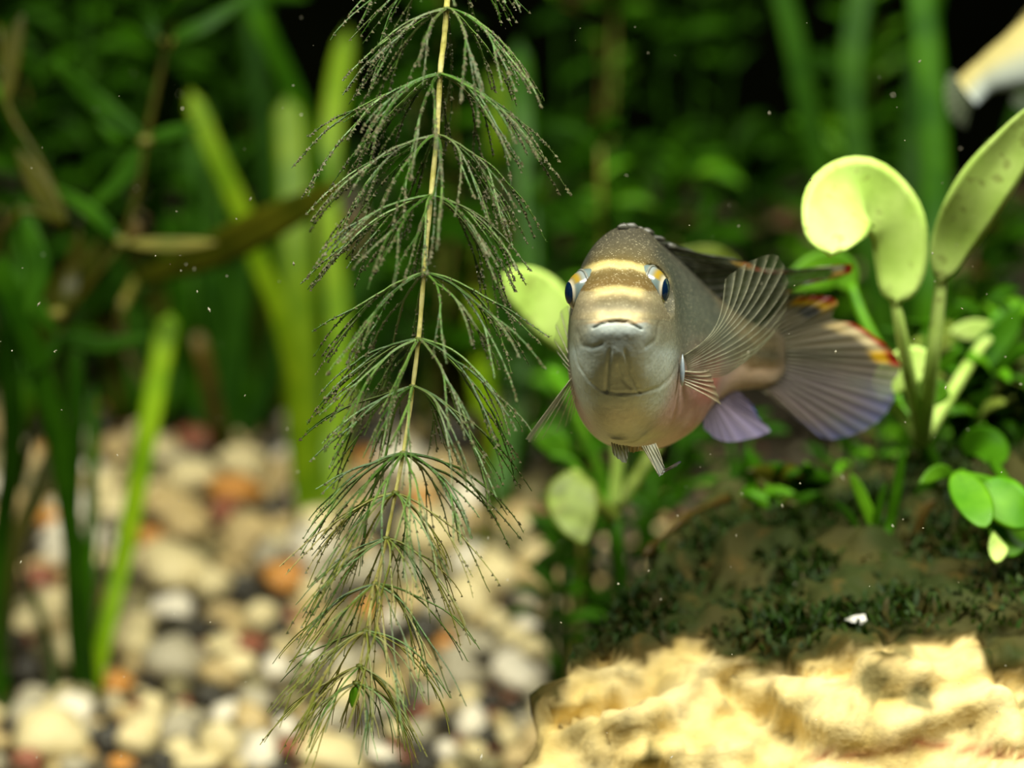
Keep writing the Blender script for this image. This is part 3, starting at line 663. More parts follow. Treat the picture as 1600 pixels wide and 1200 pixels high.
# ------------------------------------------------------------------ feathery hanging stem (hornwort)
def filament(V, F, C, P, r0, r1, col, rnd, grime):
    n = len(P); b = len(V); tube(P, [r0 + (r1 - r0) * i / (n - 1) for i in range(n)], 4, V, F); C += [(*col, 1)] * (len(V) - b)
    L = sum((P[i + 1] - P[i]).length for i in range(n - 1))
    for k in range(int(L / .00042 * grime)):                       # spiny teeth and clinging specks of algae
        i = rnd.randint(1, n - 2); p = P[i].lerp(P[i + 1], rnd.random()); dv = Vector((rnd.gauss(0, 1), rnd.gauss(0, 1), rnd.gauss(0, 1))).normalized()
        b = len(V)
        if rnd.random() < .5:
            q = p + dv * rnd.uniform(.00025, .0005); s = dv.orthogonal().normalized() * .00005
            V += [p + s, p - s, q, p + dv.cross(s).normalized() * .00006]; F += [(b, b + 1, b + 2), (b + 1, b + 3, b + 2), (b + 3, b, b + 2)]; C += [(*col, 1)] * 4
        else:
            c = rnd.choice([lin((92, 88, 52)), lin((112, 108, 70)), lin((76, 78, 40)), lin((128, 126, 92))]); s = rnd.uniform(.00009, .00026); p = p + dv * .0001
            V += [p + Vector(t) * s for t in ((1, 0, -.6), (-.7, .8, -.5), (-.6, -.9, -.4), (0, .1, 1))]; F += [(b, b + 1, b + 3), (b + 1, b + 2, b + 3), (b + 2, b, b + 3), (b, b + 2, b + 1)]; C += [(*c, 1)] * 4
def hornwort_leaf(root, origin, az, length, droop, axis, rnd, grime, cols, spread=1.0, open_=1.0, fat=1.0):
    """one forked leaf: leaves the stem outward, then bends towards the stem tip"""
    out = (RT * math.cos(az) - FWD * math.sin(az) * .8).normalized()
    V = []; F = []; C = []
    def path(p0, d0, L, bend, n):
        P = [p0.copy()]; d = d0.copy()
        for i in range(n - 1):
            d = (d + axis * bend / n + Vector((rnd.gauss(0, 1), rnd.gauss(0, 1), rnd.gauss(0, 1))) * .042).normalized(); P.append(P[-1] + d * L / (n - 1))
        return P, d
    col = rnd.choice(cols)
    d0 = (out * open_ + axis * (.16 + rnd.uniform(-.12, .12))).normalized()
    P, d = path(origin, d0, length * .30, droop * .55, 7); filament(V, F, C, P, .00020 * fat, .00016 * fat, col, rnd, grime * .5)
    side = d.cross(Vector((rnd.gauss(0, 1), rnd.gauss(0, 1), rnd.gauss(0, 1)))).normalized()
    for sgn in (-1, 1):
        a = rnd.uniform(.08, .24) * spread * sgn
        P2, e = path(P[-1], (d + side * a).normalized(), length * rnd.uniform(.22, .34), droop * .45, 6); filament(V, F, C, P2, .00016 * fat, .00012 * fat, col, rnd, grime)
        sd2 = e.cross(Vector((rnd.gauss(0, 1), rnd.gauss(0, 1), rnd.gauss(0, 1)))).normalized()
        for s2 in (-1, 1):
            b2 = rnd.uniform(.06, .22) * spread * s2
            P3, _ = path(P2[-1], (e + sd2 * b2).normalized(), length * rnd.uniform(.30, .52), droop * .5, 8); filament(V, F, C, P3, .00012 * fat, .00005, rnd.choice(cols), rnd, grime)
    o = mk('leaf', V, F, M['hornwort_leaf'], root, cols=C, smooth=False)
GREEN = [lin(c) for c in ((66, 106, 26), (84, 124, 40), (108, 142, 62), (58, 92, 22), (92, 112, 54))]
YELL = [lin(c) for c in ((128, 134, 44), (146, 146, 60), (112, 124, 40), (156, 150, 76))]
def hornwort(stem_px, nodes, label, seed, bud=True, srad=(.00035, .00012)):
    rnd = random.Random(seed); pts = [at(*p) for p in stem_px]; root = empty('hornwort_stem', pts[0]); tag(root, label, 'plant')
    S = spline(pts, 80); V, F = tube(S, [srad[0] + (srad[1] - srad[0]) * (i / 79) ** 1.5 + .00003 * math.sin(i * 2.1) for i in range(80)], 8); st = mk('stem', V, F, M['hornwort_stem'], root)
    for (ny, L, nl, grime, old) in nodes:
        k = min(range(80), key=lambda i: abs(proj(S[i])[1] - ny)); p = S[k]; ax = (S[min(k + 3, 79)] - S[max(k - 3, 0)]).normalized()
        wh = blob(.00055, ny, 1, (1, 1, .7), .2); w_ = mk('whorl', [v + p for v in wh[0]], wh[1], M['hornwort_leaf'], root, cols=[(*lin((110, 120, 44)), 1)] * len(wh[0]))
        for q in range(nl):
            az = 2 * math.pi * (q + rnd.uniform(-.3, .3)) / nl + ny * .01
            hornwort_leaf(w_, p, az, pxw(L, .222) * rnd.uniform(.72, 1.15), .92 if old else 1.0, ax, rnd, grime, GREEN if old else YELL if rnd.random() < .6 else GREEN, open_=1.0 if old else .75, fat=1.0 if old else .68)
    if bud:
        p = S[-1]; ax = (S[-1] - S[-4]).normalized()
        V, F = leaf([p - ax * .0002, p + ax * .0011, p + ax * .0024], oval(.0006, .4, .7), n=10, m=4, thick=.0004); mk('bud', V, F, M['fresh_leaf'], root)
dh = .231
hornwort([(708, -130, dh), (703, -60, dh), (698, 12, dh), (694, 60, dh), (688, 112, dh), (683, 205, dh), (672, 320, dh), (663, 418, dh), (655, 520, dh), (644, 612, dh), (632, 698, dh), (617, 775, dh - .001),
          (603, 845, dh - .001), (586, 915, dh - .001), (572, 988, dh - .002), (562, 1042, dh - .002), (556, 1074, dh - .002)],
         [(-75, 215, 9, 1.2, True), (14, 250, 11, 3.2, True), (112, 255, 12, 3.4, True), (207, 255, 12, 3.4, True), (310, 250, 12, 3.0, True), (418, 250, 11, 2.3, True), (520, 245, 11, 1.8, True), (612, 230, 11, 1.4, True),
          (700, 225, 12, 1.0, True), (775, 220, 12, .6, False), (845, 215, 13, .4, False), (915, 205, 13, .3, False), (988, 190, 12, .2, False), (1042, 165, 11, .15, False), (1068, 140, 8, .1, False)],
         'feathery green hornwort stem with a pale stalk hanging down through the water', 4)
hornwort([(915, -290, .231), (915, -210, .231), (918, -120, .231), (922, -50, .231)], [(-200, 170, 9, 1.6, True), (-122, 140, 9, 1.6, True), (-65, 85, 10, 1.6, True)],
         'second hornwort stem of which only the frosted needle tips hang into view', 9, bud=False)

# ------------------------------------------------------------------ fish
FO = at(965, 540, .222)
def fl(X, Y, Z): return FO + (RT * X + FWD * Y + UP * Z) * .001
def pchip(x, y, q):
    x = np.asarray(x, float); y = np.asarray(y, float); h = np.diff(x); dl = np.diff(y) / h; m = np.zeros(len(x))
    for i in range(1, len(x) - 1):
        if dl[i - 1] * dl[i] > 0:
            w1 = 2 * h[i] + h[i - 1]; w2 = h[i] + 2 * h[i - 1]; m[i] = (w1 + w2) / (w1 / dl[i - 1] + w2 / dl[i])
    m[0] = dl[0]; m[-1] = dl[-1]
    k = np.clip(np.searchsorted(x, q) - 1, 0, len(x) - 2); t = (q - x[k]) / h[k]
    return y[k] * (2 * t ** 3 - 3 * t ** 2 + 1) + h[k] * m[k] * (t ** 3 - 2 * t ** 2 + t) + y[k + 1] * (-2 * t ** 3 + 3 * t ** 2) + h[k] * m[k + 1] * (t ** 3 - t ** 2)
def zpx(py, Y): return (600 - py) * (222 + Y) / FPX - 60 * 222 / FPX
# X, Y, Ztop, Zbot, halfwidth, top-narrowing, squareness
ST = []
for (X, Y, pt, pb, W_, k_, n_) in [(-.1, -1.5, 507, 513, .6, 0, 2.0), (-.1, -1.25, 499, 526, 1.9, 0, 2.2), (-.1, -.5, 489, 546, 2.9, 0, 2.3), (-.05, .8, 477, 570, 3.75, .0, 2.5), (0, 2.5, 464, 596, 4.35, .0, 2.7),
                                (.2, 5, 446, 634, 4.95, .0, 2.7), (.5, 8, 424, 664, 5.45, .03, 2.8), (.9, 11, 403, 680, 5.95, .06, 2.8), (1.3, 14, 384, 689, 6.4, .09, 2.75), (1.7, 17, 368, 695, 6.8, .13, 2.65),
                                (2.1, 20, 357, 699, 7.2, .20, 2.5), (2.6, 22.5, 353, 702, 7.6, .26, 2.3)]:
    ST.append((X, Y, zpx(pt, Y), zpx(pb, Y), W_, k_, n_))
ST += [(4.6, 27.5, 14.4, -12.6, 8.0, .34, 2.05), (7.3, 32.3, 12.9, -11.8, 7.5, .34, 2.0), (10.5, 36.6, 10.7, -9.4, 6.0, .3, 2.0), (14, 40.2, 8.0, -6.9, 4.3, .22, 2.0), (18, 43.2, 5.2, -5.2, 2.9, .12, 2.0), (21.8, 45.4, 3.4, -4.7, 1.7, .05, 2.0), (23.6, 46.2, 3.0, -4.2, .9, 0, 2.0), (25.0, 46.8, 1.8, -2.8, .3, 0, 2.0)]
ST = np.array(ST)
U0 = np.concatenate([[0], np.cumsum(np.sqrt(np.diff(ST[:, 0]) ** 2 + np.diff(ST[:, 1]) ** 2 + .5 * np.diff(ST[:, 2]) ** 2 + .3 * np.diff(ST[:, 3]) ** 2))])
def station(u): return [pchip(U0, ST[:, c], np.array([u]))[0] for c in range(7)]
def lerpc(*stops):
    xs = [s[0] for s in stops]; cs = np.array([lin(s[1]) for s in stops])
    return lambda v: np.array([np.interp(v, xs, cs[:, i]) for i in range(3)])
CREASE = [([(928, 512), (938, 506), (950, 503), (965, 502), (980, 503), (992, 508), (1002, 514)], .34, 1.6),           # mouth
          ([(896, 540), (903, 570), (920, 596), (940, 611), (965, 615), (1000, 614), (1030, 606), (1050, 588), (1062, 562)], .20, 2.0),   # gill membrane edge
          ([(902, 518), (908, 540), (926, 543), (940, 538)], .16, 3), ([(1030, 505), (1026, 530), (1010, 542)], .14, 3),   # jaw bones
          ([(953, 548), (950, 575), (948, 610)], .25, 2.5), ([(977, 550), (985, 580), (1000, 612)], .25, 2.5), ([(965, 572), (972, 592), (985, 606)], .2, 2.2),
          ([(930, 482), (965, 479), (1000, 482)], .15, 4)]
FRONT = [lerpc((345, (66, 62, 50)), (372, (82, 77, 58)), (395, (84, 76, 50)), (404, (88, 76, 42)), (409, (172, 156, 96)), (416, (184, 170, 116)), (421, (104, 90, 52)), (428, (88, 74, 40)), (444, (94, 76, 40)),
               (449, (160, 146, 94)), (456, (184, 170, 118)), (463, (126, 114, 80)), (468, (96, 88, 62)), (478, (108, 102, 78)), (484, (140, 132, 104)), (490, (178, 164, 118)), (499, (184, 172, 130)), (502, (168, 140, 100)),
               (506, (158, 164, 154)), (512, (166, 176, 168)), (545, (178, 190, 182)), (560, (178, 188, 174)), (614, (184, 192, 174)), (622, (196, 206, 190)), (650, (206, 202, 176)), (680, (194, 196, 168)), (700, (184, 186, 160)))]
def body_color(X, Y, Z, u, sd, top):
    """pigment of the skin in the fish's own frame (mm); sd = -1..1 across the body, top = 0 belly .. 1 back"""
    px = 800 + FPX * (X + 165 * 222 / FPX) / (222 + Y); py = 600 - FPX * (Z + 60 * 222 / FPX) / (222 + Y)
    arch = .0036 * (px - 965) ** 2
    c = FRONT[0](py - (arch if py < 480 else .3 * arch) + 3.0 * fbm((px * .06, py * .03, 2), 3))
    ax = abs(px - 967)
    # cheeks are greyer than the centre line
    if py > 455:
        g = np.array(lin((128, 126, 104))) if py < 520 else np.array(lin((150, 158, 132)))
        k = sstep(34, 78, ax) * .85 * (1 - sstep(530, 560, py)); c = c * (1 - k) + g * k
        if 498 < py < 552:
            k = sstep(30, 58, ax) * .8 * (1 - sstep(530, 552, py)); c = c * (1 - k) + np.array(lin((118, 116, 94))) * k
        if py < 500: 
            k = sstep(26, 44, ax) * .7; c = c * (1 - k) + np.array(lin((116, 106, 80))) * k
    # flanks
    fk = max(sstep(9, 17, Y) * sstep(.35, .75, abs(sd)), sstep(16, 25, Y))
    if Y < 20 and py < 405: fk = max(fk, sstep(10, 18, Y) * .7)
    if fk > 0:
        tt = top + .05 * fbm((X * .3, Y * .3, Z * .3), 2)
        fcol = lerpc((0, (204, 186, 172)), (.15, (196, 166, 158)), (.30, (168, 150, 138)), (.42, (106, 108, 92)), (.6, (80, 85, 73)), (.8, (64, 68, 58)), (1, (54, 52, 42)))(tt)
        pk = math.exp(-((tt - .30) / .12) ** 2) * math.exp(-((Y - 27) / 6) ** 2) * .65; fcol = fcol * (1 - pk) + np.array(lin((196, 92, 84))) * pk
        aft = sstep(34, 42, Y); acol = lerpc((0, (206, 182, 156)), (.22, (196, 168, 138)), (.34, (112, 92, 60)), (.55, (76, 72, 54)), (.7, (104, 92, 66)), (1, (70, 64, 46)))(tt)
        fcol = fcol * (1 - aft) + acol * aft
        e_ = sstep(44.5, 46.5, Y) * .8; fcol = fcol * (1 - e_) + np.array(lin((120, 106, 86))) * e_
        c = c * (1 - fk) + fcol * fk
    return c * (1 + .10 * fbm((X * 1.3, Y * 1.3, Z * 1.3), 3))
EYES = [(3.7, 11.3, zpx(451, 10), 2.9, 1), (-2.7, 11.3, zpx(456, 10), 2.8, -1)]
def body_mesh():
    nu, nv = 210, 180; V = []; C = []; F = []; us = np.concatenate([np.linspace(0, U0[11], 130, endpoint=False), np.linspace(U0[11], U0[-1], nu - 130)])
    cols = [pchip(U0, ST[:, c], us) for c in range(7)]; X, Y, ZT, ZB, W_, K, N = cols
    TX = np.gradient(X, us); TY = np.gradient(Y, us)
    for i in range(nu):
        tl = math.hypot(TX[i], TY[i]) or 1; tx, ty = TX[i] / tl, TY[i] / tl
        tx *= sstep(3, 18, Y[i]); ty = math.sqrt(1 - tx * tx)
        sx, sy = ty, -tx                          # sideways, to the fish's left as seen from the front (right in view)
        zc = (ZT[i] + ZB[i]) / 2; H = (ZT[i] - ZB[i]) / 2
        for j in range(nv):
            th = 2 * math.pi * j / nv; c_, s_ = math.cos(th), math.sin(th); e = 2 / (N[i] if s_ > 0 else min(N[i], 2.1))
            cx = math.copysign(abs(c_) ** e, c_); cz = math.copysign(abs(s_) ** e, s_)
            wx = W_[i] * cx * (1 - K[i] * (cz * .5 + .5 * cz * abs(cz))) * (1 - .12 * max(0, -cz) * (1 - .6 * sstep(6, 20, Y[i])))
            lx, ly, lz = X[i] + sx * wx, Y[i] + sy * wx, zc + H * cz
            px = 800 + FPX * (lx + 165 * 222 / FPX) / (222 + ly); py = 600 - FPX * (lz + 60 * 222 / FPX) / (222 + ly)
            if Y[i] < 21:
                dep = 0
                for poly, a, sg in CREASE:
                    d = seg_dist(px, py, poly)
                    if d < 5 * sg: dep += a * math.exp(-(d / sg) ** 2)
                # lips and the swollen gill membranes stand proud
                bl = .16 * math.exp(-((py - 519 - .004 * (px - 965) ** 2) / 10) ** 2) * math.exp(-((px - 965) / 34) ** 2) + .35 * math.exp(-((py - 494) / 6) ** 2) * math.exp(-((px - 965) / 32) ** 2)
                gm = [(925, 585, 22), (1015, 588, 26), (965, 560, 24)]
                for gx, gy, gr in gm: bl += .38 * math.exp(-(((px - gx) / gr) ** 2 + ((py - gy) / (gr * .9)) ** 2))
                nx_, nz_ = cx * .6, cz * .5; k = sstep(24, 8, Y[i]) if False else 1 - sstep(8, 21, Y[i])
                ly += (dep - bl) * (1 if Y[i] < 9 else max(0.0, k)); lx -= nx_ * dep * .8 * sx; lz -= nz_ * dep * .5
            for ex, ey, ez, er, sg in EYES:                       # the socket: skin stays below the eyeball
                rho = math.hypot(ly - ey, lz - ez)
                if rho < er and (lx - ex) * sg > -1:
                    lim = ex + sg * (math.sqrt(er * er - rho * rho) - .45)
                    lx = min(lx, lim) if sg > 0 else max(lx, lim)
            V.append(fl(lx, ly, lz)); C.append((*body_color(lx, ly, lz, us[i], cx, .5 + .5 * cz), 1))
    for i in range(nu - 1):
        for j in range(nv):
            j2 = (j + 1) % nv; F.append((i * nv + j, i * nv + j2, (i + 1) * nv + j2, (i + 1) * nv + j))
    F.append(tuple(range(nv))[::-1]); F.append(tuple((nu - 1) * nv + j for j in range(nv)))
    return V, F, C
M['skin'] = vcolmat('skin', rough=.45, spec=.22, bump=.25, bscale=1400, sparkle=.32)
M['fin'] = vcolmat('fin', rough=.4, spec=.4, alpha=True, trans=.35)
fish = empty('fish', FO); tag(fish, 'grey banded fish with red-edged fins facing straight out of the tank', 'fish')
V, F, C = body_mesh(); mk('body', V, F, M['skin'], fish, cols=C)
# eyes
def eye(cx, cy, cz, r, look, label=None):
    c = fl(cx, cy, cz); ax = (RT * look[0] + FWD * look[1] + UP * look[2]).normalized(); a = ax.cross(UP).normalized(); b = a.cross(ax)
    V = []; F = []; C = []; n, m = 36, 24
    def sphere_cap(r_, t0, t1, colf, flat=1.0):
        V = []; F = []; C = []
        for i in range(m + 1):
            t = t0 + (t1 - t0) * i / m
            for k in range(n):
                p = 2 * math.pi * k / n; V.append(c + (ax * math.cos(t) * flat + (a * math.cos(p) + b * math.sin(p)) * math.sin(t)) * r_ * .001); C.append((*colf(t, p), 1))
        for i in range(m):
            for k in range(n): F.append((i * n + k, i * n + (k + 1) % n, (i + 1) * n + (k + 1) % n, (i + 1) * n + k))
        F.append(tuple(range(n))[::-1]); return V, F, C
    def iris(t, p):
        sn = math.sin(p)                                    # +1 towards the top of the eye
        g = np.array(lin((150, 124, 30))); s = np.array(lin((214, 204, 176))); d = np.array(lin((96, 112, 108))); o = np.array(lin((206, 150, 130)))
        k = math.exp(-((t - .50) / .09) ** 2); col = d * (1 - k) + s * k
        y_ = (1 if sn > .55 or sn < -.75 else 0) * math.exp(-((t - .80) / .22) ** 2); col = col * (1 - y_) + g * y_
        k2 = math.exp(-((t - 1.12) / .12) ** 2); col = col * (1 - k2) + np.array(lin((128, 136, 132))) * k2
        return tuple(col)
    e = mk('eye', *sphere_cap(r, 0, 1.9, iris)[:2], M['eye'], fish, cols=sphere_cap(r, 0, 1.9, iris)[2])
    V, F, C = sphere_cap(r * 1.035, 0, .46, lambda t, p: lin((10, 34, 62))); mk('pupil', V, F, M['pupil'], e)
    # orbital rim
    ring = [c + (ax * math.cos(1.22) + (a * math.cos(p) + b * math.sin(p)) * math.sin(1.22)) * r * .001 for p in [2 * math.pi * k / 40 for k in range(41)]]
    V, F = tube(ring, [.00016] * 41, 8); mk('eye_rim', V, F, M['rim'], e)
M['eye'] = vcolmat('eye', rough=.18, spec=.6); M['pupil'] = plain('pupil', (8, 32, 60), .12, spec=.8); M['rim'] = plain('rim', (86, 90, 82), .4, (124, 126, 114), 900)
eye(*EYES[0][:4], (.92, -.38, -.04))
eye(*EYES[1][:4], (-.95, -.31, -.04))

def fin(name, base, outer, nrays, colf, nt=90, ns=26, corr=.00010, raymat=None, bow=0.0, skip=1, rr=.00010, raycol=(150, 150, 130), ray_len=.97, sweep=None):
    B = spline([at(x, y, .222 + d / 1000) for x, y, d in base], nt); O = spline([at(x, y, .222 + d / 1000) for x, y, d in outer], nt)
    V = []; F = []; C = []; nrm = (B[-1] - B[0]).cross(O[nt // 2] - B[nt // 2]).normalized()
    if nrm.dot(FWD) > 0: nrm = -nrm
    for i in range(nt):
        t = i / (nt - 1); ray = abs(math.cos(math.pi * nrays * t)) ** 6
        for j in range(ns):
            s = j / (ns - 1); p = B[i].lerp(O[i], s) + nrm * (bow * math.sin(math.pi * s) + corr * math.cos(2 * math.pi * nrays * t) * min(1, 3 * s))
            if sweep is not None: p = p + sweep * math.sin(math.pi * s)
            V.append(p); C.append(colf(t, s, ray))
    for i in range(nt - 1):
        for j in range(ns - 1): a = i * ns + j; F.append((a, a + ns, a + ns + 1, a + 1))
    # real thickness: a second sheet just behind, joined round the edge
    n0 = len(V); back = [v - nrm * .00006 for v in V]; V2 = V + back; C2 = C + C
    F2 = F + [tuple(n0 + k for k in reversed(f)) for f in F]
    o = mk(name, V, F, M['fin'], fish, cols=C)
    RV = []; RF = []
    for k in range(0, nrays + 1, skip):
        i = min(nt - 1, round(k / nrays * (nt - 1))); pts = [V[i * ns + j] for j in range(0, int(ns * ray_len))]
        if (pts[-1] - pts[0]).length > .0005: tube(pts, [rr * (1 - .75 * j / len(pts)) for j in range(len(pts))], 5, RV, RF)
    if RV: mk('fin_rays', RV, RF, raymat or M['ray_grey'], o)
    return o
M['ray_grey'] = plain('ray_grey', (112, 110, 90), .4, (150, 148, 124), 900); M['ray_pale'] = plain('ray_pale', (150, 148, 116), .35, (196, 192, 164), 900)
M['ray_pec'] = plain('ray_pec', (104, 106, 78), .35, (150, 150, 120), 500)
M['ray_dark'] = plain('ray_dark', (44, 44, 36), .4, (84, 84, 72), 700); M['ray_violet'] = plain('ray_violet', (120, 108, 120), .4, (140, 132, 160), 900)
def mixc(a, b, k): return tuple(x * (1 - k) + y * k for x, y in zip(a, b))
RED, YEL, WHT, DRK, GRY = lin((168, 46, 24)), lin((226, 178, 34)), lin((214, 222, 206)), lin((38, 42, 34)), lin((98, 102, 88))
def dorsal_c(t, s, ray):
    st = .5 + .5 * math.sin(48 * s + 60 * t + 3 * fbm((t * 8, s * 4, 0)))
    c = mixc(DRK, GRY, .25 + .45 * st ** 3 + .25 * ray); a = .93 - .25 * sstep(.5, .9, t) * s
    if t > .40:
        q = sstep(.40, .5, t); w_ = 1 - sstep(.96, 1.0, t)
        bw = math.exp(-((t - .53) / .10) ** 2); kr = sstep(.93 - .13 * bw, .95 - .12 * bw, s) * q * w_; ky = sstep(.84 - .22 * bw, .87 - .21 * bw, s) * q * w_ * (1 - kr)
        yl = mixc(YEL, WHT, .5 + .5 * math.sin(t * 38)); c = mixc(mixc(c, yl, ky), RED, kr); a = a * (1 - max(ky, kr)) + max(ky, kr)
    else: c = mixc(c, lin((90, 92, 86)), sstep(.8, 1, s))
    return (*c, a)
fin('dorsal_fin', [(975, 361, 20.5), (1000, 372, 24.5), (1030, 388, 29), (1071, 421, 35.5), (1125, 470, 41), (1168, 506, 44)],
    [(968, 348, 19.5), (1003, 356, 24), (1045, 378, 29), (1105, 398, 34.5), (1150, 405, 39), (1210, 426, 44), (1270, 422, 48), (1328, 413, 51), (1322, 430, 51), (1262, 440, 50), (1222, 462, 48)], 22, dorsal_c, nt=180, ns=60, raymat=M['ray_dark'], rr=.00012, ray_len=.9)
# folded front spines, small lobes along the nape
for (x, y, d, r) in ((975, 355, 19.6, .0006), (984, 354, 20.5, .0007), (998, 359, 22.5, .0006), (1010, 363, 24, .0007), (1028, 373, 26.5, .0006), (1048, 385, 29, .0006)):
    p = at(x, y, .222 + d / 1000); V, F = blob(r, x, 2, (1.3, .5, .75), .5); mk('fin_spine', [v + p for v in V], F, M['ray_dark'], fish)
def caudal_c(t, s, ray):
    up = lin((116, 104, 78)); lo = lin((122, 110, 112)); bl = lin((100, 106, 152)); pk = lin((176, 150, 138))
    c = mixc(up, lo, sstep(.45, .62, t)); c = mixc(c, bl, sstep(.5, .7, t) * sstep(.6, 1.1, s)); c = mixc(c, pk, sstep(.75, 1, t) * (1 - s) * .9)
    dk = math.exp(-((t - .47) / .05) ** 2) * (1 - s * .5) * .8; c = mixc(c, lin((46, 42, 34)), dk); c = mixc(c, mixc(c, lin((190, 184, 176)), .5), ray * .5)
    a = .94 - .12 * s
    def sp(tc, sc_, tw, sw, col, k=1.0):
        nonlocal c, a
        g = min(1, 1.6 * math.exp(-((t - tc) / tw) ** 4 - ((s - sc_) / sw) ** 4)) * k; c = mixc(c, col, g); a = a * (1 - g) + g
    sp(.16, .90, .07, .16, YEL); sp(.155, .97, .06, .09, RED); sp(.20, .66, .035, .11, lin((22, 30, 38)), .9)
    sp(.345, .88, .035, .13, mixc(YEL, WHT, .4)); sp(.40, .93, .05, .10, mixc(YEL, WHT, .5)); sp(.39, .99, .055, .05, RED); sp(.47, .90, .02, .10, YEL); sp(.475, .98, .025, .06, RED)
    return (*c, a)
fin('caudal_fin', [(1186, 512, 45.2), (1196, 530, 46.2), (1200, 556, 46.4), (1196, 582, 46.0), (1178, 604, 44.6)],
    [(1204, 498, 46.5), (1236, 470, 48.5), (1272, 461, 50.5), (1308, 470, 52), (1300, 498, 52), (1340, 508, 53.5), (1385, 540, 55), (1408, 572, 56), (1394, 600, 55.5), (1397, 622, 55.5), (1376, 655, 54.5), (1340, 677, 53), (1292, 686, 51), (1250, 660, 49), (1206, 622, 46.5)],
    26, caudal_c, nt=170, ns=44, raymat=M['ray_grey'], rr=.00007, ray_len=.8)
def anal_c(t, s, ray):
    c = mixc(lin((156, 140, 156)), lin((146, 138, 176)), s); c = mixc(c, lin((196, 184, 206)), ray * .35); c = mixc(c, lin((70, 84, 200)), sstep(.86, 1, s) * sstep(.55, .8, t)); return (*c, .96)
fin('anal_fin', [(1098, 640, 37), (1112, 626, 39), (1130, 617, 40.5), (1150, 610, 42)],
    [(1098, 668, 37.5), (1120, 686, 39.5), (1150, 690, 41.5), (1202, 675, 45.5), (1188, 656, 45), (1176, 634, 44), (1160, 618, 43)], 12, anal_c, nt=80, raymat=M['ray_violet'], rr=.00010)
def pec_c(t, s, ray):
    c = mixc(lin((92, 98, 70)), lin((150, 150, 122)), ray * .8); return (*c, (.20 + .30 * ray + .35 * (1 - s) ** 3))
fin('pectoral_fin', [(1068, 556, 17), (1072, 568, 17.5), (1074, 580, 18), (1074, 590, 18)],
    [(1132, 436, 19), (1172, 408, 21), (1215, 400, 24), (1232, 450, 26), (1222, 500, 28), (1195, 530, 28), (1160, 552, 27)], 15, pec_c, nt=120, raymat=M['ray_pec'], rr=.00006, bow=.0006, sweep=(RT * .7 - UP * .75) * .0013)
def pec2_c(t, s, ray): return (*mixc(mixc(lin((176, 118, 104)), lin((128, 122, 92)), s), lin((190, 184, 150)), ray * .4), .80 - .15 * s)
fin('pectoral_fin_fold', [(1066, 580, 16.5), (1068, 590, 17), (1070, 600, 17.2)], [(1108, 578, 19), (1116, 600, 20), (1126, 632, 20)], 5, pec2_c, nt=50, raymat=M['ray_pale'], rr=.00009, bow=.0008)
V, F = blob(.0011, 5, 2, (.26, .5, 1.7), .25); p = at(1066, 580, .2376); mk('fin_base', [v + p for v in V], F, M['fin_base'] if 'fin_base' in M else M.setdefault('fin_base', plain('fin_base', (138, 158, 170), .35, (180, 192, 196), 600)), fish)
fin('pectoral_fin', [(899, 560, 16), (898, 575, 16), (898, 592, 15.5)], [(902, 486, 20), (884, 478, 21), (870, 504, 22), (867, 535, 22), (876, 560, 20), (888, 580, 18)], 7, pec_c, nt=60, raymat=M['ray_pale'], rr=.00009)
def pec3_c(t, s, ray): return (*mixc(lin((120, 124, 110)), lin((150, 160, 130)), ray), .9 - .78 * sstep(.12, .25, t))
fin('pectoral_fin_fold', [(897, 586, 15), (899, 596, 15), (902, 608, 15)], [(822, 686, 17), (836, 692, 20), (880, 672, 24), (898, 650, 24)], 7, pec3_c, nt=60, raymat=M['ray_pale'], rr=.00008)
# pelvic fins
def pel_c(t, s, ray): return (*mixc(mixc(lin((170, 176, 158)), lin((122, 122, 108)), s), lin((140, 170, 190)), ray * .4), .95)
fin('pelvic_fin', [(1003, 697, 14.5), (1012, 696, 14.5), (1024, 693, 15)], [(1026, 738, 11.5), (1031, 744, 11.5), (1039, 736, 12.5), (1036, 724, 13)], 5, pel_c, nt=40, raymat=M['ray_pale'], rr=.00010)
fin('pelvic_fin_tip', [(1029, 742, 11.6), (1034, 740, 12), (1037, 734, 12.3)], [(1058, 727, 16), (1064, 721, 17), (1060, 722, 17)], 3, lambda t, s, r: (*mixc(lin((110, 90, 60)), lin((52, 56, 70)), s), .9), nt=24, raymat=M['ray_dark'], rr=.00006)
fin('pelvic_fin', [(956, 692, 14), (966, 695, 13.6), (980, 697, 13.5)], [(957, 708, 12), (966, 717, 11.5), (978, 723, 11.5), (982, 708, 12.5)], 5, pel_c, nt=40, raymat=M['ray_pale'], rr=.00010)
fin('pelvic_fin_fold', [(978, 696, 15), (990, 698, 15), (1006, 697, 15)], [(980, 704, 15.5), (990, 707, 15.5), (1004, 702, 15.5)], 4, lambda t, s, r: (*lin((150, 128, 70)), .9), nt=24, raymat=M['ray_pale'], rr=.00006)

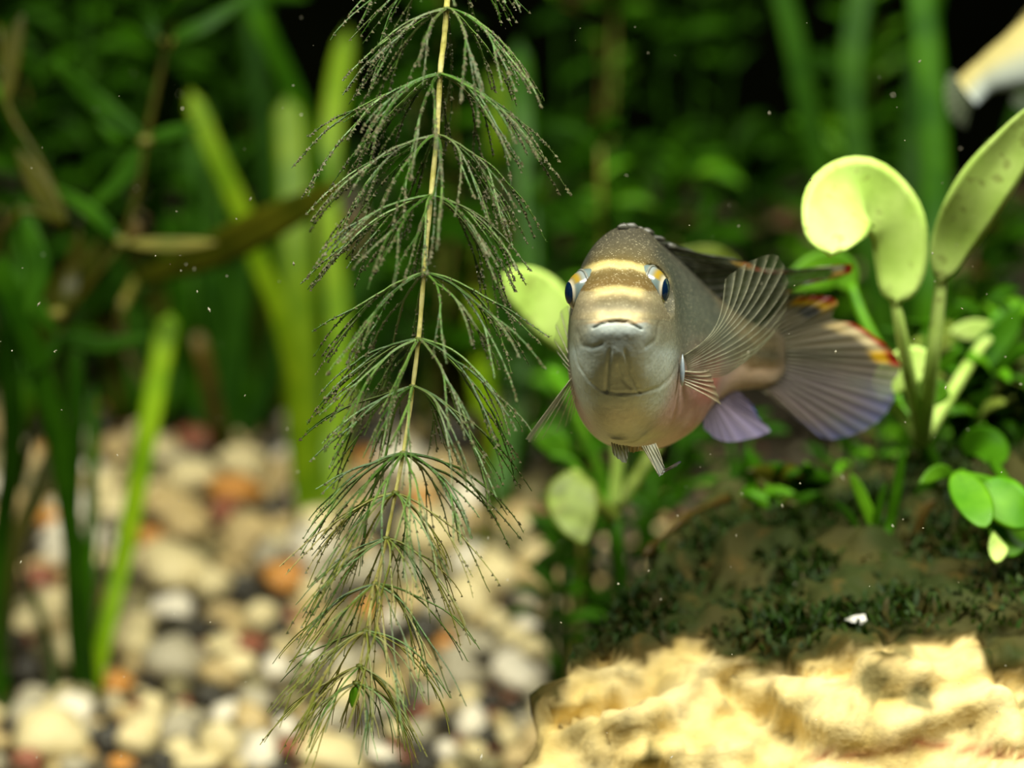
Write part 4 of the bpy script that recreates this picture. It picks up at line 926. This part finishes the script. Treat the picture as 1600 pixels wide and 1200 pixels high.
# ------------------------------------------------------------------ second fish, mostly out of frame
def second_fish():
    b = at(1640, 72, .335); root = empty('fish', b); tag(root, 'pale yellow and silver fish turning away beside the dark water, tail showing', 'fish')
    pts = [at(1512, 142, .345), at(1540, 118, .343), at(1580, 98, .340), at(1640, 74, .336), at(1720, 50, .330), at(1800, 40, .322), at(1845, 40, .317)]
    hs = [.0030, .0031, .0046, .0072, .0085, .0062, .0012]; ws = [.0008, .0014, .0024, .0038, .0044, .0036, .0010]
    S = spline(pts, 50); V = []; F = []; C = []; n = 28
    for i, p in enumerate(S):
        t = i / 49 * 6; h = np.interp(t, range(7), hs); wd = np.interp(t, range(7), ws)
        tg = (S[min(i + 1, 49)] - S[max(i - 1, 0)]).normalized(); sd = tg.cross(UP).normalized(); up = sd.cross(tg)
        for k in range(n):
            a = 2 * math.pi * k / n; V.append(p + sd * wd * math.cos(a) + up * h * math.sin(a)); q = .5 + .5 * math.sin(a)
            C.append((*lerpc((0, (190, 204, 206)), (.35, (196, 204, 180)), (.6, (206, 196, 130)), (1, (182, 166, 96)))(q), 1))
    for i in range(49):
        for k in range(n): F.append((i * n + k, i * n + (k + 1) % n, (i + 1) * n + (k + 1) % n, (i + 1) * n + k))
    F.append(tuple(range(n))); F.append(tuple(49 * n + k for k in reversed(range(n))))
    mk('body', V, F, M['skin'], root, cols=C)
    def sheet(nm, base, outer, col, al):
        B = spline([at(*q) for q in base], 16); O = spline([at(*q) for q in outer], 16); V = []; F = []; C = []
        for i in range(16):
            for j in range(8): V.append(B[i].lerp(O[i], j / 7)); C.append((*col, al * (.75 + .25 * (i % 2))))
        for i in range(15):
            for j in range(7): a = i * 8 + j; F.append((a, a + 8, a + 9, a + 1))
        mk(nm, V, F, M['fin'], root, cols=C)
    sheet('caudal_fin', [(1514, 124, .345), (1508, 142, .345), (1518, 160, .345)], [(1484, 112, .347), (1476, 140, .348), (1484, 180, .348), (1508, 200, .348)], lin((150, 164, 130)), .6)
    sheet('dorsal_fin', [(1590, 68, .34), (1640, 35, .336), (1720, 0, .33)], [(1570, 60, .342), (1620, 0, .338), (1700, -40, .33)], lin((160, 150, 90)), .6)
    sheet('anal_fin', [(1580, 135, .34), (1640, 140, .336), (1690, 135, .333)], [(1580, 165, .342), (1630, 180, .338), (1690, 160, .333)], lin((170, 176, 160)), .6)
    for s in (-1, 1):
        p = at(1812, 36, .321) + FWD * (s * .0030); V, F = blob(.0014, 2, 2, (1, .6, 1), 0); e = mk('eye', [v + p for v in V], F, M['white_chip'], root)
        p = p + FWD * (s * .0006); V, F = blob(.0008, 2, 2, (1, .6, 1), 0); mk('pupil', [v + p for v in V], F, M['pupil'], e)
second_fish()

# ------------------------------------------------------------------ specks drifting in the water
def specks():
    rnd = random.Random(31); V = []; F = []
    for k in range(260):
        d = rnd.gauss(.234, .012) if k < 150 else rnd.uniform(.2, .34); p = at(rnd.uniform(-50, 1650), rnd.uniform(-50, 1250), d); r = rnd.choice([.00006, .00008, .00008, .0001, .00014])
        b = len(V); L = Vector((rnd.gauss(0, 1), rnd.gauss(0, 1), rnd.gauss(0, 1))) * r * .8
        V += [p + Vector(t) * r for t in ((1, 0, 0), (-1, 0, 0), (0, 1, 0), (0, -1, 0))] + [p + Vector((0, 0, r)) + L, p - Vector((0, 0, r)) - L]
        F += [tuple(b + i for i in f) for f in ((0, 2, 4), (2, 1, 4), (1, 3, 4), (3, 0, 4), (2, 0, 5), (1, 2, 5), (3, 1, 5), (0, 3, 5))]
    return V, F
V, F = specks(); tag(mk('drifting_specks', V, F, M['grey_chip'], smooth=False), 'tiny pale specks of debris drifting in the water', 'debris', kind='stuff')
